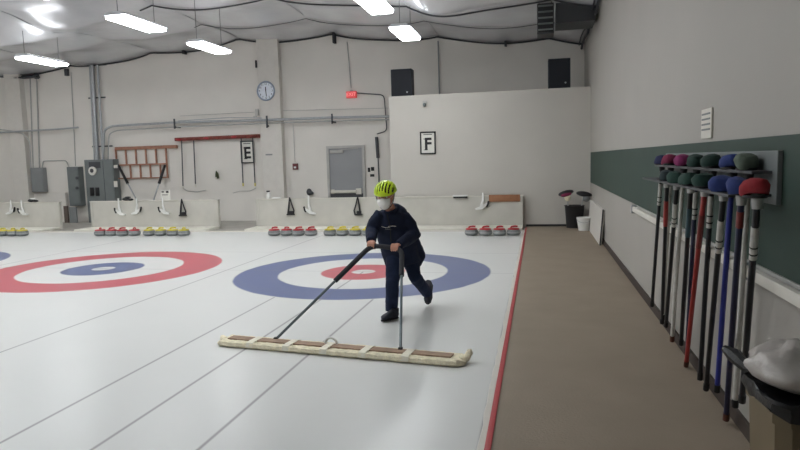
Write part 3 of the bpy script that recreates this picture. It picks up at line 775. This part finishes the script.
# ------------------------------------------------------------------ right wall fittings
a, b_ = atX(703.5, 110, XR), atX(713, 138, XR)
t = thing('wall_vent', 'small cream slotted panel on the right wall above the green band', 'wall panel', (XR, (a.y + b_.y) / 2, b_.z))
MB().box((XR - .014, b_.y, b_.z), (XR - .001, a.y, a.z), bev=.005).build('panel_body', M['white_trim'], t, smooth=False)
for k in range(4):
    z = a.z - .03 - k * .035
    MB().box((XR - .017, b_.y + .025, z - .012), (XR - .0138, a.y - .025, z)).build('slot', M['panel'], t, smooth=False)
# leaning white sheet
q = thing('leaning_sheet', 'white sheet board with dark near edge leaning on the right wall', 'board', (XR - .06, 4.2, .004))
MB().prism([(XR - .09, 2.83, .006), (XR - .05, 2.83, .006), (XR - .002, 2.83, .63), (XR - .04, 2.83, .63)], (0, 2.7, 0)).build('sheet_panel', M['sheet'], q, smooth=False)
MB().prism([(XR - .093, 2.81, .004), (XR - .07, 2.81, .004), (XR - .022, 2.81, .64), (XR - .043, 2.81, .64)], (0, .018, 0)).build('dark_edge', M['heater'], q, smooth=False)
# far corner: dark bin with brooms, white bucket
bx0, bx1 = atY(566, 206, 5.5).x, atY(586, 206, 5.5).x
zt = atY(566, 206, 5.5).z
cx = (bx0 + bx1) / 2 - .02; hw = (bx1 - bx0) / 2
t = thing('tall_bin', 'tall black bin full of brooms in the far right corner', 'bin', (cx, 5.7, .004))
bb = MB(); bb.loft([((cx, 5.7, .004), (hw * .82, 0, 0), (0, .17, 0)), ((cx, 5.7, zt - .02), (hw, 0, 0), (0, .2, 0)), ((cx, 5.7, zt), (hw + .015, 0, 0), (0, .215, 0)), ((cx, 5.7, zt), (hw - .01, 0, 0), (0, .19, 0)), ((cx, 5.7, .04), (hw * .78, 0, 0), (0, .15, 0))], 24); bb.build('bin_body', M['black'], t)
def small_broom(px, py, lab, stripes, basex):
    p = atY(px, py, 5.62)
    q = thing('corner_broom', lab, 'broom', (basex, 5.7, .05), 'brooms standing in the black corner bin')
    MB().cyl((basex, 5.7, .06), (p.x, 5.62, p.z - .02), .016, n=8).build('pole', M['pipe'], q)
    rt_ = Matrix.Rotation(R_(-14 if stripes else 10), 3, 'Y')
    MB().ball(p, (.17, .09, .06), rot=rt_).build('broom_head', M['black'], q)
    if stripes:
        MB().ball(p + Vector((.0, -.045, -.03)), (.12, .06, .05), rot=rt_).build('pink_band', BC['magenta'], q)
        MB().ball(p + Vector((.03, -.03, -.09)), (.07, .05, .09)).build('cream_cover', M['fleece'], q)
    else:
        MB().ball(p + Vector((.05, -.02, -.1)), (.08, .05, .07)).build('grey_cover', M['panel'], q)
small_broom(566, 193, 'broom with black and pink head in the corner bin', True, cx - .06)
small_broom(584, 194, 'broom with plain black head in the corner bin', False, cx + .06)
c = atY(585, 229, 5.15); bxx = atY(586, 222, 5.15).x - .045
t = thing('bucket', 'white bucket beside the tall black corner bin', 'bucket', (bxx, 5.15, .004))
MB().lathe([(.11, .004), (.145, .25), (.152, .27), (.152, .285), (.14, .285), (.105, .02)], 24, (bxx, 5.15, 0)).build('bucket_body', M['white'], t)
MB().tube([(bxx - .15 * cos(k * pi / 12), 5.15 - .155 * sin(k * pi / 12), .26 - .08 * sin(k * pi / 12)) for k in range(13)], .004, 6).build('bail', M['steel'], t)

# ------------------------------------------------------------------ curling broom rack
YR0, YR1 = atX(777, 175, XR - .05).y, -2.75
t = thing('broom_rack', 'grey wall rack holding two rows of curling brooms', 'rack', (XR - .03, (YR0 + YR1) / 2, 1.34))
MB().box((XR - .05, YR0, 1.33), (XR - .026, YR1, 1.585), bev=.004).build('back_plate', M['panel'], t, smooth=False)
MB().box((XR - .14, YR0 + .06, 1.475), (XR - .05, YR1, 1.49), bev=.003).build('upper_shelf', M['darksteel'], t, smooth=False)
MB().box((XR - .24, YR0 + .06, 1.365), (XR - .05, YR1, 1.38), bev=.003).build('lower_shelf', M['darksteel'], t, smooth=False)
# px of handle at top, px,py of handle foot, head row, head colour, sleeve colour, pole colour, upper pole colour
BR = [
 (662, 652, 305, 'u', 'navy', 'pwhite', 'pblack', 'black pole with white collar, furthest from the viewer'),
 (667, 662, 322, 'l', 'dark', 'pred', 'pblack', 'black pole with long red upper part, second furthest'),
 (671, 663, 318, 'u', 'magenta', None, 'pwhite', 'slim white pole under a magenta head'),
 (677, 666, 325, 'l', 'green', 'pwhite', 'pblack', 'black pole with white collar under the furthest green head'),
 (684, 672, 340, 'u', 'purple', None, 'pwhite', 'white pole with brown tip under a purple head'),
 (691, 681, 343, 'l', 'green', 'pteal', 'pblack', 'dark pole with teal upper part under a green head'),
 (697, 687, 352, 'u', 'dgreen', 'pwhite', 'pnavy', 'navy pole with white collar under a dark green head'),
 (705, 686, 365, 'l', 'green', 'pdred', 'pred', 'all red pole in the middle of the rack'),
 (713, 700, 378, 'u', 'dgreen', 'pwhite', 'pblack', 'black pole with white collar under the nearer dark green head'),
 (724, 706, 388, 'l', 'blue', 'pwhite', 'pblack', 'black pole with white collar under the first blue head'),
 (733, 717, 390, 'u', 'blue', None, 'pblue', 'bright blue pole, the only one of its colour'),
 (742, 726, 418, 'l', 'blue', 'pdred', 'pnavy', 'dark navy pole with short red collar under a lower blue head'),
 (749, 735, 405, 'u', 'grey', None, 'pwhite', 'thick white pole under the grey-green head'),
 (758, 742, 400, 'l', 'red', 'pwhite', 'pblack', 'black pole under the red head, nearest the viewer')]
from mathutils import noise as mn
def lump(o, seed):
    c = sum((v.co for v in o.data.vertices), Vector()) / len(o.data.vertices)
    for v in o.data.vertices:
        n_ = mn.noise(v.co * 13 + Vector((seed * 3.1, 0, 0)))
        v.co += (v.co - c) * (.35 * n_); v.co.z += (v.co.y - c.y) * .12 * sin(seed * 2.3)
for i, (px, fx, fy, rowk, hc, sc, pc, lab) in enumerate(BR):
    upr = rowk == 'u'
    zs = 1.49 if upr else 1.38
    xo = XR - (.10 if upr else .19)
    py = 160 + 0 if upr else 182
    # top point at shelf: find Y on the plane X=xo for this column
    A = atX(px, py, xo); A = Vector((xo, A.y, zs))
    F = atX(fx, fy, XR - .07); F = Vector((min(XR - .035, F.x), F.y, max(.012, F.z - .01)))
    F.y = max(F.y, A.y - .02)
    q = thing('curling_broom', 'curling broom with ' + lab, 'curling broom', F, 'curling brooms in the wall rack')
    d = (A - F)
    L1 = F.lerp(A, .70)
    r_ = .0155
    MB().cyl(F + d * .03, L1 if sc else A + Vector((0, 0, -.02)), r_, n=10).build('pole', BC[pc], q)
    MB().cyl(F, F + d * .035, r_ + .003, n=10).build('end_cap', BC['pbrown'] if i in (4, 7, 11) else M['black'], q)
    if sc:
        L2 = F.lerp(A, .88)
        L3 = F.lerp(A, .72) if sc in ('pred', 'pteal', 'pdred') else F.lerp(A, .74)
        if i == 11: L3 = F.lerp(A, .88); L2 = F.lerp(A, .94)
        MB().cyl(L1, L3, r_, n=10).build('upper_pole', BC[pc], q)
        MB().cyl(L2, A + Vector((0, 0, -.02)), r_, n=10).build('pole_neck', BC[pc], q)
        MB().cyl(L3, L2, r_ + .002, n=10).build('collar', BC[sc], q)
        if sc == 'pwhite': 
            for k in (.76, .79): MB().cyl(F.lerp(A, k), F.lerp(A, k + .006), r_ + .003, n=10).build('collar_ring', M['ink'], q)
    MB().cyl(A + Vector((0, 0, -.05)), A + Vector((0, 0, .03)), .022, .03, 10).build('ferrule', M['pipe'] if i % 2 else M['black'], q)
    hx, hy, hz = (.058, .082, .036)
    hb = MB(); n = 18; zb = zs + .012
    hb.loft([((A.x - .01, A.y, zb), (hx * .9, 0, 0), (0, hy * .9, 0)), ((A.x - .01, A.y, zb + .012), (hx, 0, 0), (0, hy, 0)), ((A.x - .01, A.y, zb + .04), (hx * .98, 0, 0), (0, hy * .97, 0)), ((A.x - .01, A.y, zb + .062), (hx * .72, 0, 0), (0, hy * .75, 0)), ((A.x - .01, A.y, zb + .07), (hx * .3, 0, 0), (0, hy * .3, 0))], n)
    hb = hb.build('brush_head', BC[hc], q); lump(hb, i)
    MB().loft([((A.x - .01, A.y, zs + .001), (hx * .8, 0, 0), (0, hy * .8, 0)), ((A.x - .01, A.y, zs + .013), (hx * .86, 0, 0), (0, hy * .86, 0))], n).build('brush_base', M['black'], hb)

# ------------------------------------------------------------------ near bin with bags
t = thing('waste_bin', 'brown waste bin in the near right corner lined with a black bag', 'bin', (3.39, -6.3, .004))
b = MB()
def sq(cx, cy, z, h, r=.06, n=24):
    out = []
    for k in range(n):
        a = 2 * pi * (k + .5) / n; c_, s_ = cos(a), sin(a)
        f_ = h / max(abs(c_), abs(s_)); rr = min(f_, h * 1.25)
        out.append(Vector((cx + c_ * rr, cy + s_ * rr, z)))
    return out
rings = [[b.b.verts.new(v) for v in sq(3.405, -6.3, z, h)] for z, h in ((.004, .145), (.3, .155), (.70, .168), (.70, .178), (.755, .18), (.755, .168), (.1, .14))]
b._skin(rings); b.build('bin_body', M['bin'], t)
l = MB(); rings = []
random.seed(5)
for z, h, j in ((.735, .183, .003), (.745, .188, .005), (.765, .188, .006), (.775, .18, .006), (.76, .165, .004)):
    rings.append([l.b.verts.new(v + Vector((random.uniform(-j, j), random.uniform(-j, j), random.uniform(-j, j) * 1.5 + (.022 * sin(i * 1.1) if z == .735 else 0)))) for i, v in enumerate(sq(3.405, -6.3, z, h))])
l._skin(rings, cap=True)
l.build('bin_liner', M['liner_bag'], t)
kn = atZ(727, 345, .80)
MB().tube([(3.20, -5.99, .815), (3.225, -6.03, .80), (3.25, -6.1, .775), (3.33, -6.16, .77)], [.014, .03, .022, .05], 8).build('liner_knot', M['liner_bag'], t)
wb = MB(); wb.ball((3.415, -6.26, .83), (.19, .19, .075), 40, 24)
ob = tag(recenter(wb.build('rubbish_bag', M['bag'])), 'crumpled translucent white bag lying on top of the waste bin', 'bag')
from mathutils import noise as mn
for v in ob.data.vertices:
    n_ = v.co.normalized()
    v.co += n_ * (.05 * mn.noise(v.co * 8) + .035 * abs(mn.noise(v.co * 17 + Vector((3, 1, 2)))))
    if v.co.z < .04: v.co.z = max(v.co.z, .012)

# ------------------------------------------------------------------ sweeping mop
A0, A1 = Vector((-.30, -3.61, 0)), Vector((1.93, -3.90, 0))
ax = (A1 - A0).normalized(); nv = Vector((ax.y, -ax.x, 0)); nv = -nv if nv.y > 0 else nv       # nv points to the viewer
t = thing('ice_mop', 'long fleece-wrapped wooden ice mop pushed over the ice', 'ice mop', (A0 + A1) / 2)
HW = .100
fl = MB(); secs = []
K = 90
for k in range(K + 1):
    u = k / K; c = A0.lerp(A1, u)
    random.seed(k); j = random.uniform(-.005, .005)
    e_ = min(1, .55 + min(u, 1 - u) * 22)
    prof = [(-HW, .006), (-HW - .012, .022), (-HW - .008, .045), (-HW + .012, .056), (-HW + .03, .05), (HW - .03, .05), (HW - .012, .058), (HW + .01, .047), (HW + .016, .022), (HW, .004)]
    secs.append([fl.b.verts.new(c + nv * (p * (e_ if 1 else 1) + (j if abs(p) > .09 else 0)) + Vector((0, 0, z * (e_ if z > .03 else 1) + random.uniform(-.003, .003) * (z > .01)))) for p, z in prof])
fl._skin(secs)
fl.build('fleece_pad', M['fleece'], t)
pwin = [(.04, .146), (.174, .304), (.332, .46), (.488, .616), (.644, .778), (.806, .95)]
for u0, u1 in pwin:
    c0, c1 = A0.lerp(A1, u0), A0.lerp(A1, u1)
    MB().prism([c0 - nv * .056 + Vector((0, 0, .049)), c1 - nv * .056 + Vector((0, 0, .049)), c1 + nv * .035 + Vector((0, 0, .049)), c0 + nv * .035 + Vector((0, 0, .049))], (0, 0, .012)).build('wooden_board', M['mopwood'], t, smooth=False)
for u in (.160, .318, .474, .630, .792):
    c = A0.lerp(A1, u); q = ax * .032
    s_ = MB()
    prof = [(-HW - .016, .02), (-HW - .008, .052), (-HW + .03, .064), (HW - .03, .064), (HW + .006, .056), (HW + .021, .02)]
    r0 = [s_.b.verts.new(c - q + nv * p + Vector((0, 0, z))) for p, z in prof]; r1 = [s_.b.verts.new(c + q + nv * p + Vector((0, 0, z))) for p, z in prof]
    r2 = [s_.b.verts.new(c - q + nv * p * .96 + Vector((0, 0, z - .006))) for p, z in prof]; r3 = [s_.b.verts.new(c + q + nv * p * .96 + Vector((0, 0, z - .006))) for p, z in prof]
    for k in range(5):
        s_.b.faces.new((r0[k], r0[k + 1], r1[k + 1], r1[k])); s_.b.faces.new((r0[k], r2[k], r2[k + 1], r0[k + 1])); s_.b.faces.new((r1[k], r1[k + 1], r3[k + 1], r3[k]))
    s_.build('strap', M['strap'], t)
for u, s_ in ((.0, -1), (1.0, 1)):
    c = A0.lerp(A1, u)
    q = MB().tube([c + ax * s_ * (-.05) + Vector((0, 0, .03)), c + ax * s_ * .0 - nv * .02 + Vector((0, 0, .045 if s_ > 0 else .035)), c + ax * s_ * .02 - nv * .045 + Vector((0, 0, .085 if s_ > 0 else .035)), c + ax * s_ * .015 - nv * .055 + Vector((0, 0, 0.10 if s_ > 0 else .035))], [.028, .03, .026, .018], 10)
    q.build('fleece_end', M['fleece'], t)
c = A0.lerp(A1, .474) - nv * .05
MB().tube([c + ax * .055 * cos(k * pi / 10) + Vector((0, 0, .055 + 0.055 * sin(k * pi / 10))) for k in range(11)], .011, 8).build('lifting_ring', M['white'], t)
# handle frame
TL, TR = Vector((.915, -2.86, .785)), Vector((1.215, -2.86, .752))
BL = A0.lerp(A1, .232) - nv * .062 + Vector((0, 0, .056)); BR_ = A0.lerp(A1, .752) - nv * .05 + Vector((0, 0, .060))
for Bp in (BL, BR_):
    MB().box(Bp - Vector((.018, .018, .006)), Bp + Vector((.018, .018, .018)), bev=.008).build('pole_socket', M['black'], t)
fullp = arc_pts([BL, TL, TR, BR_], .09, 8)
MB().tube(fullp, .0125, 10).build('handle_frame', M['pole'], t)
gl = BL.lerp(TL, .60); gr = BR_.lerp(TR, .70)
MB().tube(arc_pts([gl, TL, TR, gr], .09, 8), .0235, 12).build('foam_grip', M['foam'], t)

# ------------------------------------------------------------------ the person
PY = -2.55
per = thing('person', 'person in neon helmet, white mask and navy jacket pushing the ice mop', 'person', (1.1, -2.45, 0))
V = Vector
def P(px, py, Y): return atY(px, py, Y)
head = P(385.5, 195.5, -2.70)
fd = V((-.06, -.96, -.20)).normalized()                        # where the face points
fr_ = fd.cross(V((0, 0, 1))).normalized()                      # the person's own right... in picture: left/right axis
fu = fr_.cross(fd).normalized()
if fu.z < 0: fu = -fu
def H(r_, f_, u_): return head + fr_ * r_ + fd * f_ + fu * u_
neck0 = P(390, 209, -2.56)
sh_c = P(391, 214, -2.53)
shL = P(379, 214, -2.60); shR = P(405.5, 215.5, -2.48)
elL = P(371.5, 230, -2.62); elR = P(414, 234.5, -2.50)
hdL = P(369.5, 243.5, -2.86); hdR = P(395, 247.5, -2.86)
wrL = P(371, 240, -2.80); wrR = P(400, 244.5, -2.77)
pel = P(402, 251, -2.33); 
hpL = P(395, 254, -2.38); hpR = P(409, 254, -2.30)
knL = P(392.5, 282, -2.66); anL = P(391.5, 311, -2.60)
knR = P(415, 277, -2.36); anR = P(427.5, 293, -2.02)
# body: one continuous surface
bd = MB()
bd.loft([(H(0, -.01, -.125), fr_ * .03, fd * .03), (H(0, .02, -.11), fr_ * .045, fd * .058), (H(0, .012, -.075), fr_ * .062, fd * .078), (H(0, .004, -.03), fr_ * .071, fd * .087), (H(0, 0, .02), fr_ * .074, fd * .092), (H(0, -.006, .065), fr_ * .068, fd * .086), (H(0, -.01, .095), fr_ * .045, fd * .058), (H(0, -.01, .108), fr_ * .015, fd * .02)], 24)
# nose, brow, chin, ears
bd.tube([H(0, .082, .012), H(0, .104, -.024), H(0, .088, -.034)], [.009, .0135, .011], 8)
bd.ball(H(0, .07, -.092), (.026, .022, .018)); bd.ball(H(0, .078, .024), (.045, .014, .010))
for s in (-1, 1): bd.ball(H(s * .076, -.004, -.012), (.01, .018, .03)); bd.ball(H(s * .038, .072, -.022), (.02, .016, .018))
bd.tube([H(0, -.01, -.08), neck0 + V((0, 0, .02)), sh_c], [.05, .047, .06], 14)
bd.loft([(sh_c + V((0, 0, -.03)), V((.12, .03, 0)), V((0, .07, .02))), (sh_c.lerp(pel, .4), V((.14, .02, 0)), V((0, .09, 0))), (sh_c.lerp(pel, .75), V((.125, 0, 0)), V((0, .09, 0))), (pel, V((.14, 0, 0)), V((0, .10, 0)))], 18)
for a, b, c in ((shL, elL, wrL), (shR, elR, wrR)):
    bd.tube([a.lerp(b, .15).lerp(sh_c, .15), a.lerp(b, .5), b, b.lerp(c, .5), c], [.038, .043, .036, .033, .026], 12)
for a, b, c in ((hpL, knL, anL), (hpR, knR, anR)):
    bd.tube([a, a.lerp(b, .5), b, b.lerp(c, .45), c], [.075, .066, .05, .05, .034], 14)
# hands gripping the bar
bar = (TR - TL).normalized()
def hand(hc, wr, flip):
    # hc on the bar axis
    tpt = (hc - TL).dot(bar); c = TL + bar * max(.0, min(tpt, (TR - TL).length + .01))
    toward = (wr - c); toward -= bar * toward.dot(bar); toward.normalize()
    upv = V((0, 0, 1)); upv -= bar * upv.dot(bar); upv.normalize(); fw = bar.cross(upv); 
    if fw.y > 0: fw = -fw
    R0 = .0235
    def ang(a, r): return c + (upv * cos(a) - fw * sin(a)) * r      # a>0 goes behind (towards the body), a<0 in front
    k0 = ang(.5, R0 + .016)
    bd.loft([(wr, bar * .025, V((0, .012, .016))), (wr.lerp(ang(.9, R0 + .02), .55), bar * .033, upv * .015 + fw * .004), (ang(.9, R0 + .014), bar * .040, upv * .013 + fw * .008), (ang(.1, R0 + .010), bar * .038, upv * .011 - fw * .0)], 12)
    for i, off in enumerate((-.030, -.010, .010, .029)):
        ln = (.9, 1.05, 1.0, .82)[i if not flip else 3 - i]
        pts = [ang(.25, R0 + .010) + bar * off, ang(-.45, R0 + .0095) + bar * off, ang(-1.15 * ln, R0 + .009) + bar * off, ang(-1.9 * ln, R0 + .008) + bar * off, ang(-2.6 * ln, R0 + .008) + bar * off]
        bd.tube(pts, [.0098, .0095, .009, .0082, .0065], 8)
    s = 1 if flip else -1
    th = [ang(1.2, R0 + .014) + bar * s * .03, ang(1.7, R0 + .012) + bar * s * .046, ang(2.4, R0 + .010) + bar * s * .040, ang(3.0, R0 + .009) + bar * s * .028]
    bd.tube(th, [.013, .0115, .010, .0075], 8)
hand(hdL, wrL, True); hand(hdR, wrR, False)
body = bd.build('body', M['skin'], per)
remesh(body, .0042, 2)
body.data.materials.clear(); body.data.materials.append(M['skin'])
# eyes
for s in (-1, 1):
    e_ = MB().ball(H(s * .031, .078, .006), (.013, .012, .0095)); e_ = e_.build('eye', M['white'], per)
    MB().ball(H(s * .031, .090, .006), (.005, .004, .005), 10, 8).build('iris', M['hair'], e_)
    MB().tube([H(s * .014, .093, .022), H(s * .032, .092, .027), H(s * .05, .08, .021)], [.003, .0042, .003], 6).build('eyebrow', M['hair'], per)
# hair around the back and sides under the helmet
hr = MB()
hr.loft([(H(0, -.035, -.075), fr_ * .05, fd * .045), (H(0, -.03, -.04), fr_ * .076, fd * .072), (H(0, -.022, .02), fr_ * .082, fd * .083), (H(0, -.015, .06), fr_ * .077, fd * .088), (H(0, -.01, .10), fr_ * .05, fd * .06)], 20)
ho = hr.build('hair', M['hair'], per)
# jacket
HEM = P(405, 262, -2.33)
jk = MB()
ns = (sh_c - pel)
jk.loft([
 (neck0 + V((.004, .012, -.012)), V((.060, .01, 0)), V((0, .060, .034))),
 (neck0.lerp(sh_c, .55) + V((.004, 0, 0)), V((.118, .02, -.005)), V((0, .078, .02))),
 (sh_c + V((0, .0, -.02)), V((.150, .03, -.01)), V((0, .098, .02))),
 (P(392, 224, -2.52), V((.172, .03, 0)), V((0, .115, .01))),
 (P(395, 236, -2.47), V((.182, .02, 0)), V((0, .122, 0))),
 (P(398.5, 248, -2.41), V((.190, .02, 0)), V((0, .128, 0))),
 (P(401.5, 257, -2.37), V((.186, .02, .01)), V((0, .135, 0))),
 (P(403.5, 264, -2.36), V((.182, .02, .03)), V((0, .135, .005)))], 28)
for s, (a, b, c) in ((0, (shL, elL, wrL)), (1, (shR, elR, wrR))):
    mid = a.lerp(b, .5)
    jk.tube([a + (sh_c - a) * .45 + V((0, 0, -.03)), a + V((0, 0, -.012)), mid, b, b.lerp(c, .5), c.lerp(b, .12), c.lerp(b, -.10)], [.045, .060, .072, .070, .062, .053, .048], 16)
jk.ball(P(398, 209.5, -2.46), (.105, .075, .05), rot=Matrix.Rotation(R_(28), 3, 'Y'))
# tail of the jacket flaring at the back right, pointed front corner left
jk.loft([(P(410, 238, -2.36), V((.09, 0, 0)), V((0, .09, 0))), (P(416, 250, -2.28), V((.085, 0, 0)), V((0, .09, 0))), (P(418.5, 259, -2.24), V((.07, 0, .01)), V((0, .085, 0))), (P(417.5, 268, -2.24), V((.035, 0, .02)), V((0, .06, 0)))], 16)
# collar
jk.tube([neck0 + V((.066 * cos(a_), .066 * sin(a_), .004 + .034 * sin(a_))) for a_ in [2 * pi * k / 20 for k in range(21)]], .014, 8)
jo = jk.build('jacket', M['navy'], per)
remesh(jo, .0075, 9)
# folds
tx = bpy.data.textures.new('folds', 'CLOUDS'); tx.noise_scale = .11
for (o_, st, vx) in ((jo, .022, 0),):
    d_ = o_.modifiers.new('d', 'DISPLACE'); d_.texture = tx; d_.strength = st; d_.mid_level = .5; apply_mods(o_)
jo.data.materials.clear(); jo.data.materials.append(M['navy'])
# placket, pocket flaps and chest marking
def onj(px, py, Y): return P(px, py, Y)
from mathutils.bvhtree import BVHTree
def surf(o, px, py, lift=.003):
    inv = o.matrix_world.inverted() if False else None
    off = parent_loc(per)
    bv = BVHTree.FromPolygons([v.co + off for v in o.data.vertices], [p.vertices[:] for p in o.data.polygons])
    d_ = ray(px, py).normalized(); h = bv.ray_cast(CAM, d_)
    return (h[0] - d_ * lift) if h[0] is not None else None
def ribbon(o, pxs, r, name, mt, lift=.002):
    pts = [surf(o, x, y, lift) for x, y in pxs]; pts = [p for p in pts if p is not None]
    if len(pts) > 1: MB().tube(pts, r, 6).build(name, mt, o)
def interp(pl, n=10):
    out = []
    for (a, b) in zip(pl, pl[1:]):
        for k in range(n): out.append((a[0] + (b[0] - a[0]) * k / n, a[1] + (b[1] - a[1]) * k / n))
    out.append(pl[-1]); return out
ribbon(jo, interp([(387, 214), (390, 226), (391, 242)]), .004, 'jacket_zip', M['ink'])
ribbon(jo, interp([(381.5, 226.5), (386, 227.8), (390, 227.6)], 4), .0022, 'chest_marking', M['white_trim'])
ribbon(jo, interp([(388, 226.5), (392.5, 226.0), (396, 226.3)], 4), .003, 'chest_marking', M['white_trim'])
ribbon(jo, interp([(385, 229.3), (391, 229.6)], 4), .0018, 'chest_marking', M['panel2'])
# trousers
tr = MB()
tr.loft([(pel + V((0, 0, .04)), V((.14, .01, 0)), V((0, .11, 0))), (pel + V((0, 0, -.03)), V((.15, .01, 0)), V((0, .115, 0))), (pel + V((-.0, 0, -.09)), V((.12, 0, 0)), V((0, .09, 0)))], 20)
tr.tube([hpL + V((0, 0, .02)), hpL.lerp(knL, .5), knL, knL.lerp(anL, .45), anL + V((0, 0, .04)), anL + V((0, 0, .0))], [.088, .082, .069, .066, .062, .064], 18)
tr.tube([hpR + V((0, 0, .02)), hpR.lerp(knR, .5), knR, knR.lerp(anR, .5), anR], [.088, .080, .068, .062, .060], 18)
to_ = tr.build('trousers', M['jeans'], per)
remesh(to_, .0075, 4)
tx2 = bpy.data.textures.new('folds2', 'CLOUDS'); tx2.noise_scale = .07
d_ = to_.modifiers.new('d', 'DISPLACE'); d_.texture = tx2; d_.strength = .016; apply_mods(to_)
to_.data.materials.clear(); to_.data.materials.append(M['jeans'])
# shoes
def shoe(heel, toe, upv, name='shoe'):
    d = (toe - heel); L = d.length; d.normalize(); sd = d.cross(upv).normalized(); u = sd.cross(d).normalized()
    if u.dot(upv) < 0: u = -u
    def c(t_, h): return heel + d * (L * t_) + u * h
    s = MB(); secs = [(0, .04, .026, .034), (.08, .045, .034, .043), (.25, .05, .037, .050), (.42, .044, .036, .044), (.6, .036, .041, .035), (.8, .030, .043, .028), (.93, .026, .034, .022), (1.0, .022, .014, .012)]
    s.loft([(c(a, h + .008), sd * w_, u * hh) for a, h, w_, hh in secs], 18)
    s.tube([c(.18, .06), c(.16, .105)], [.043, .045], 14)
    so = s.build(name, M['shoe'], per)
    k = MB(); k.loft([(c(-.02, .006), sd * .02, u * .009), (c(.1, .006), sd * .038, u * .012), (c(.4, .006), sd * .038, u * .012), (c(.7, .006), sd * .047, u * .012), (c(.95, .006), sd * .034, u * .012), (c(1.03, .006), sd * .012, u * .008)], 14)
    k.build('sole', M['sole'], so)
    # laces
    for a in (.42, .5, .58):
        MB().tube([c(a, .036 + .043 - a * .018) + sd * .022, c(a, .049 + .043 - a * .03), c(a, .036 + .043 - a * .018) - sd * .022], .003, 6).build('lace', M['panel'], so)
hl = P(397.5, 318, -2.60); hl.z = .012
tl = V((hl.x - .19, hl.y - .13, .012)); tl = atZ(384, 320.5, .0); tl = V((tl.x, tl.y - .08, .012))
shoe(hl, tl, V((0, 0, 1)))
toeR = atZ(427.5, 305, .02); toeR = V((toeR.x, toeR.y + .02, .028))
heelR = anR + V((.01, .07, .025))
dd = (heelR - toeR).normalized(); heelR = toeR + dd * .235
shoe(heelR, toeR, V((0, .5, .6)).cross(V((1, 0, 0))) if False else (anR + V((0, -.12, .10)) - (heelR + toeR) / 2))
# helmet: shell with vents over a dark liner
hc = H(0, -.012, .038)
hu = (fu + fd * .10).normalized(); hf = fr_.cross(hu).normalized()
if hf.dot(fd) < 0: hf = -hf
hmR = Matrix((fr_, hf, hu)).transposed()
ln = MB()
def dome(r, nphi=48, nth=18, lo=-.12):
    g = []
    for j in range(nth + 1):
        th = (pi / 2 - lo) * (j / nth)
        ring = []
        for i in range(nphi):
            ph = 2 * pi * i / nphi
            x = r[0] * sin(th) * cos(ph); y_ = r[1] * sin(th) * sin(ph) * (1.0); z = r[2] * cos(th)
            ring.append((x, y_, z, ph, th))
        g.append(ring)
    return g
def put(mb, g, keep=lambda ph, th: True):
    vs = [[mb.b.verts.new(hc + hmR @ V(q[:3])) for q in ring] for ring in g]
    n_ = len(vs[0])
    for j in range(len(vs) - 1):
        for i in range(n_):
            a = g[j][i]; ph = a[3] + pi / n_; th = a[4] + .5 * (g[1][0][4])
            if keep(ph, th):
                if j == 0: mb.b.faces.new((vs[0][0], vs[1][i], vs[1][(i + 1) % n_])) if i < n_ else None
                else: mb.b.faces.new((vs[j][i], vs[j + 1][i], vs[j + 1][(i + 1) % n_], vs[j][(i + 1) % n_]))
    bmesh.ops.delete(mb.b, geom=[v for v in mb.b.verts if not v.link_faces], context='VERTS')
hl_ = MB(); put(hl_, dome((.094, .118, .092))); 
def keep(ph, th):
    # longitudinal vents following front-back ribs: use lateral coordinate
    x = sin(th) * cos(ph); y_ = sin(th) * sin(ph)
    if th > 1.42: return True                      # rim band
    if abs(y_) < .10: return True                   # cross bridge
    if abs(y_) > .88: return True
    k = (x + 1.09) / .27
    fr = k - math.floor(k)
    return fr < .56
hs = MB(); put(hs, dome((.110, .137, .108), 96, 34, -.06), keep)
hso = hs.build('helmet', M['neon'], per)
sdm = hso.modifiers.new('s', 'SOLIDIFY'); sdm.thickness = .014; sdm.offset = -1
smm = hso.modifiers.new('b', 'SMOOTH'); smm.iterations = 3; smm.factor = .5
apply_mods(hso)
hso.data.set_sharp_from_angle(angle=R_(50)); hl_.build('helmet_liner', M['liner'], hso)
# straps
for s in (-1, 1):
    MB().tube([hc + hmR @ V((s * .098, .03, -.01)), H(s * .078, .02, -.06), H(s * .045, .045, -.112), H(0, .06, -.128)], .0045, 6).build('chin_strap', M['ink'], hso)
# mask
mk = MB(); rings = []
for j in range(9):
    v_ = j / 8; uz = -.008 - .112 * v_
    wd = .058 + .010 * sin(pi * v_) - .030 * v_ ** 2
    out_ = .108 + .022 * sin(pi * min(1, v_ * 1.15)) - .022 * v_ ** 2
    ring = []
    for i in range(17):
        a_ = -1.25 + 2.5 * i / 16
        ring.append(mk.b.verts.new(H(wd * 1.12 * sin(a_), out_ * (.30 + .70 * cos(a_) ** .8) if cos(a_) > 0 else .03, uz + .010 * math.exp(-(a_ * 3) ** 2) * (j == 0))))
    rings.append(ring)
for a, b in zip(rings, rings[1:]):
    for i in range(16): mk.b.faces.new((a[i], a[i + 1], b[i + 1], b[i]))
mo = mk.build('face_mask', M['mask'], per)
sdm = mo.modifiers.new('s', 'SOLIDIFY'); sdm.thickness = .004; apply_mods(mo)
for s in (-1, 1):
    MB().tube([H(s * .062, .045, -.012), H(s * .078, .01, .008), H(s * .084, -.012, .0)], .002, 6).tube([H(s * .055, .045, -.09), H(s * .075, .0, -.05), H(s * .084, -.014, -.02)], .002, 6).build('mask_loop', M['mask'], mo)
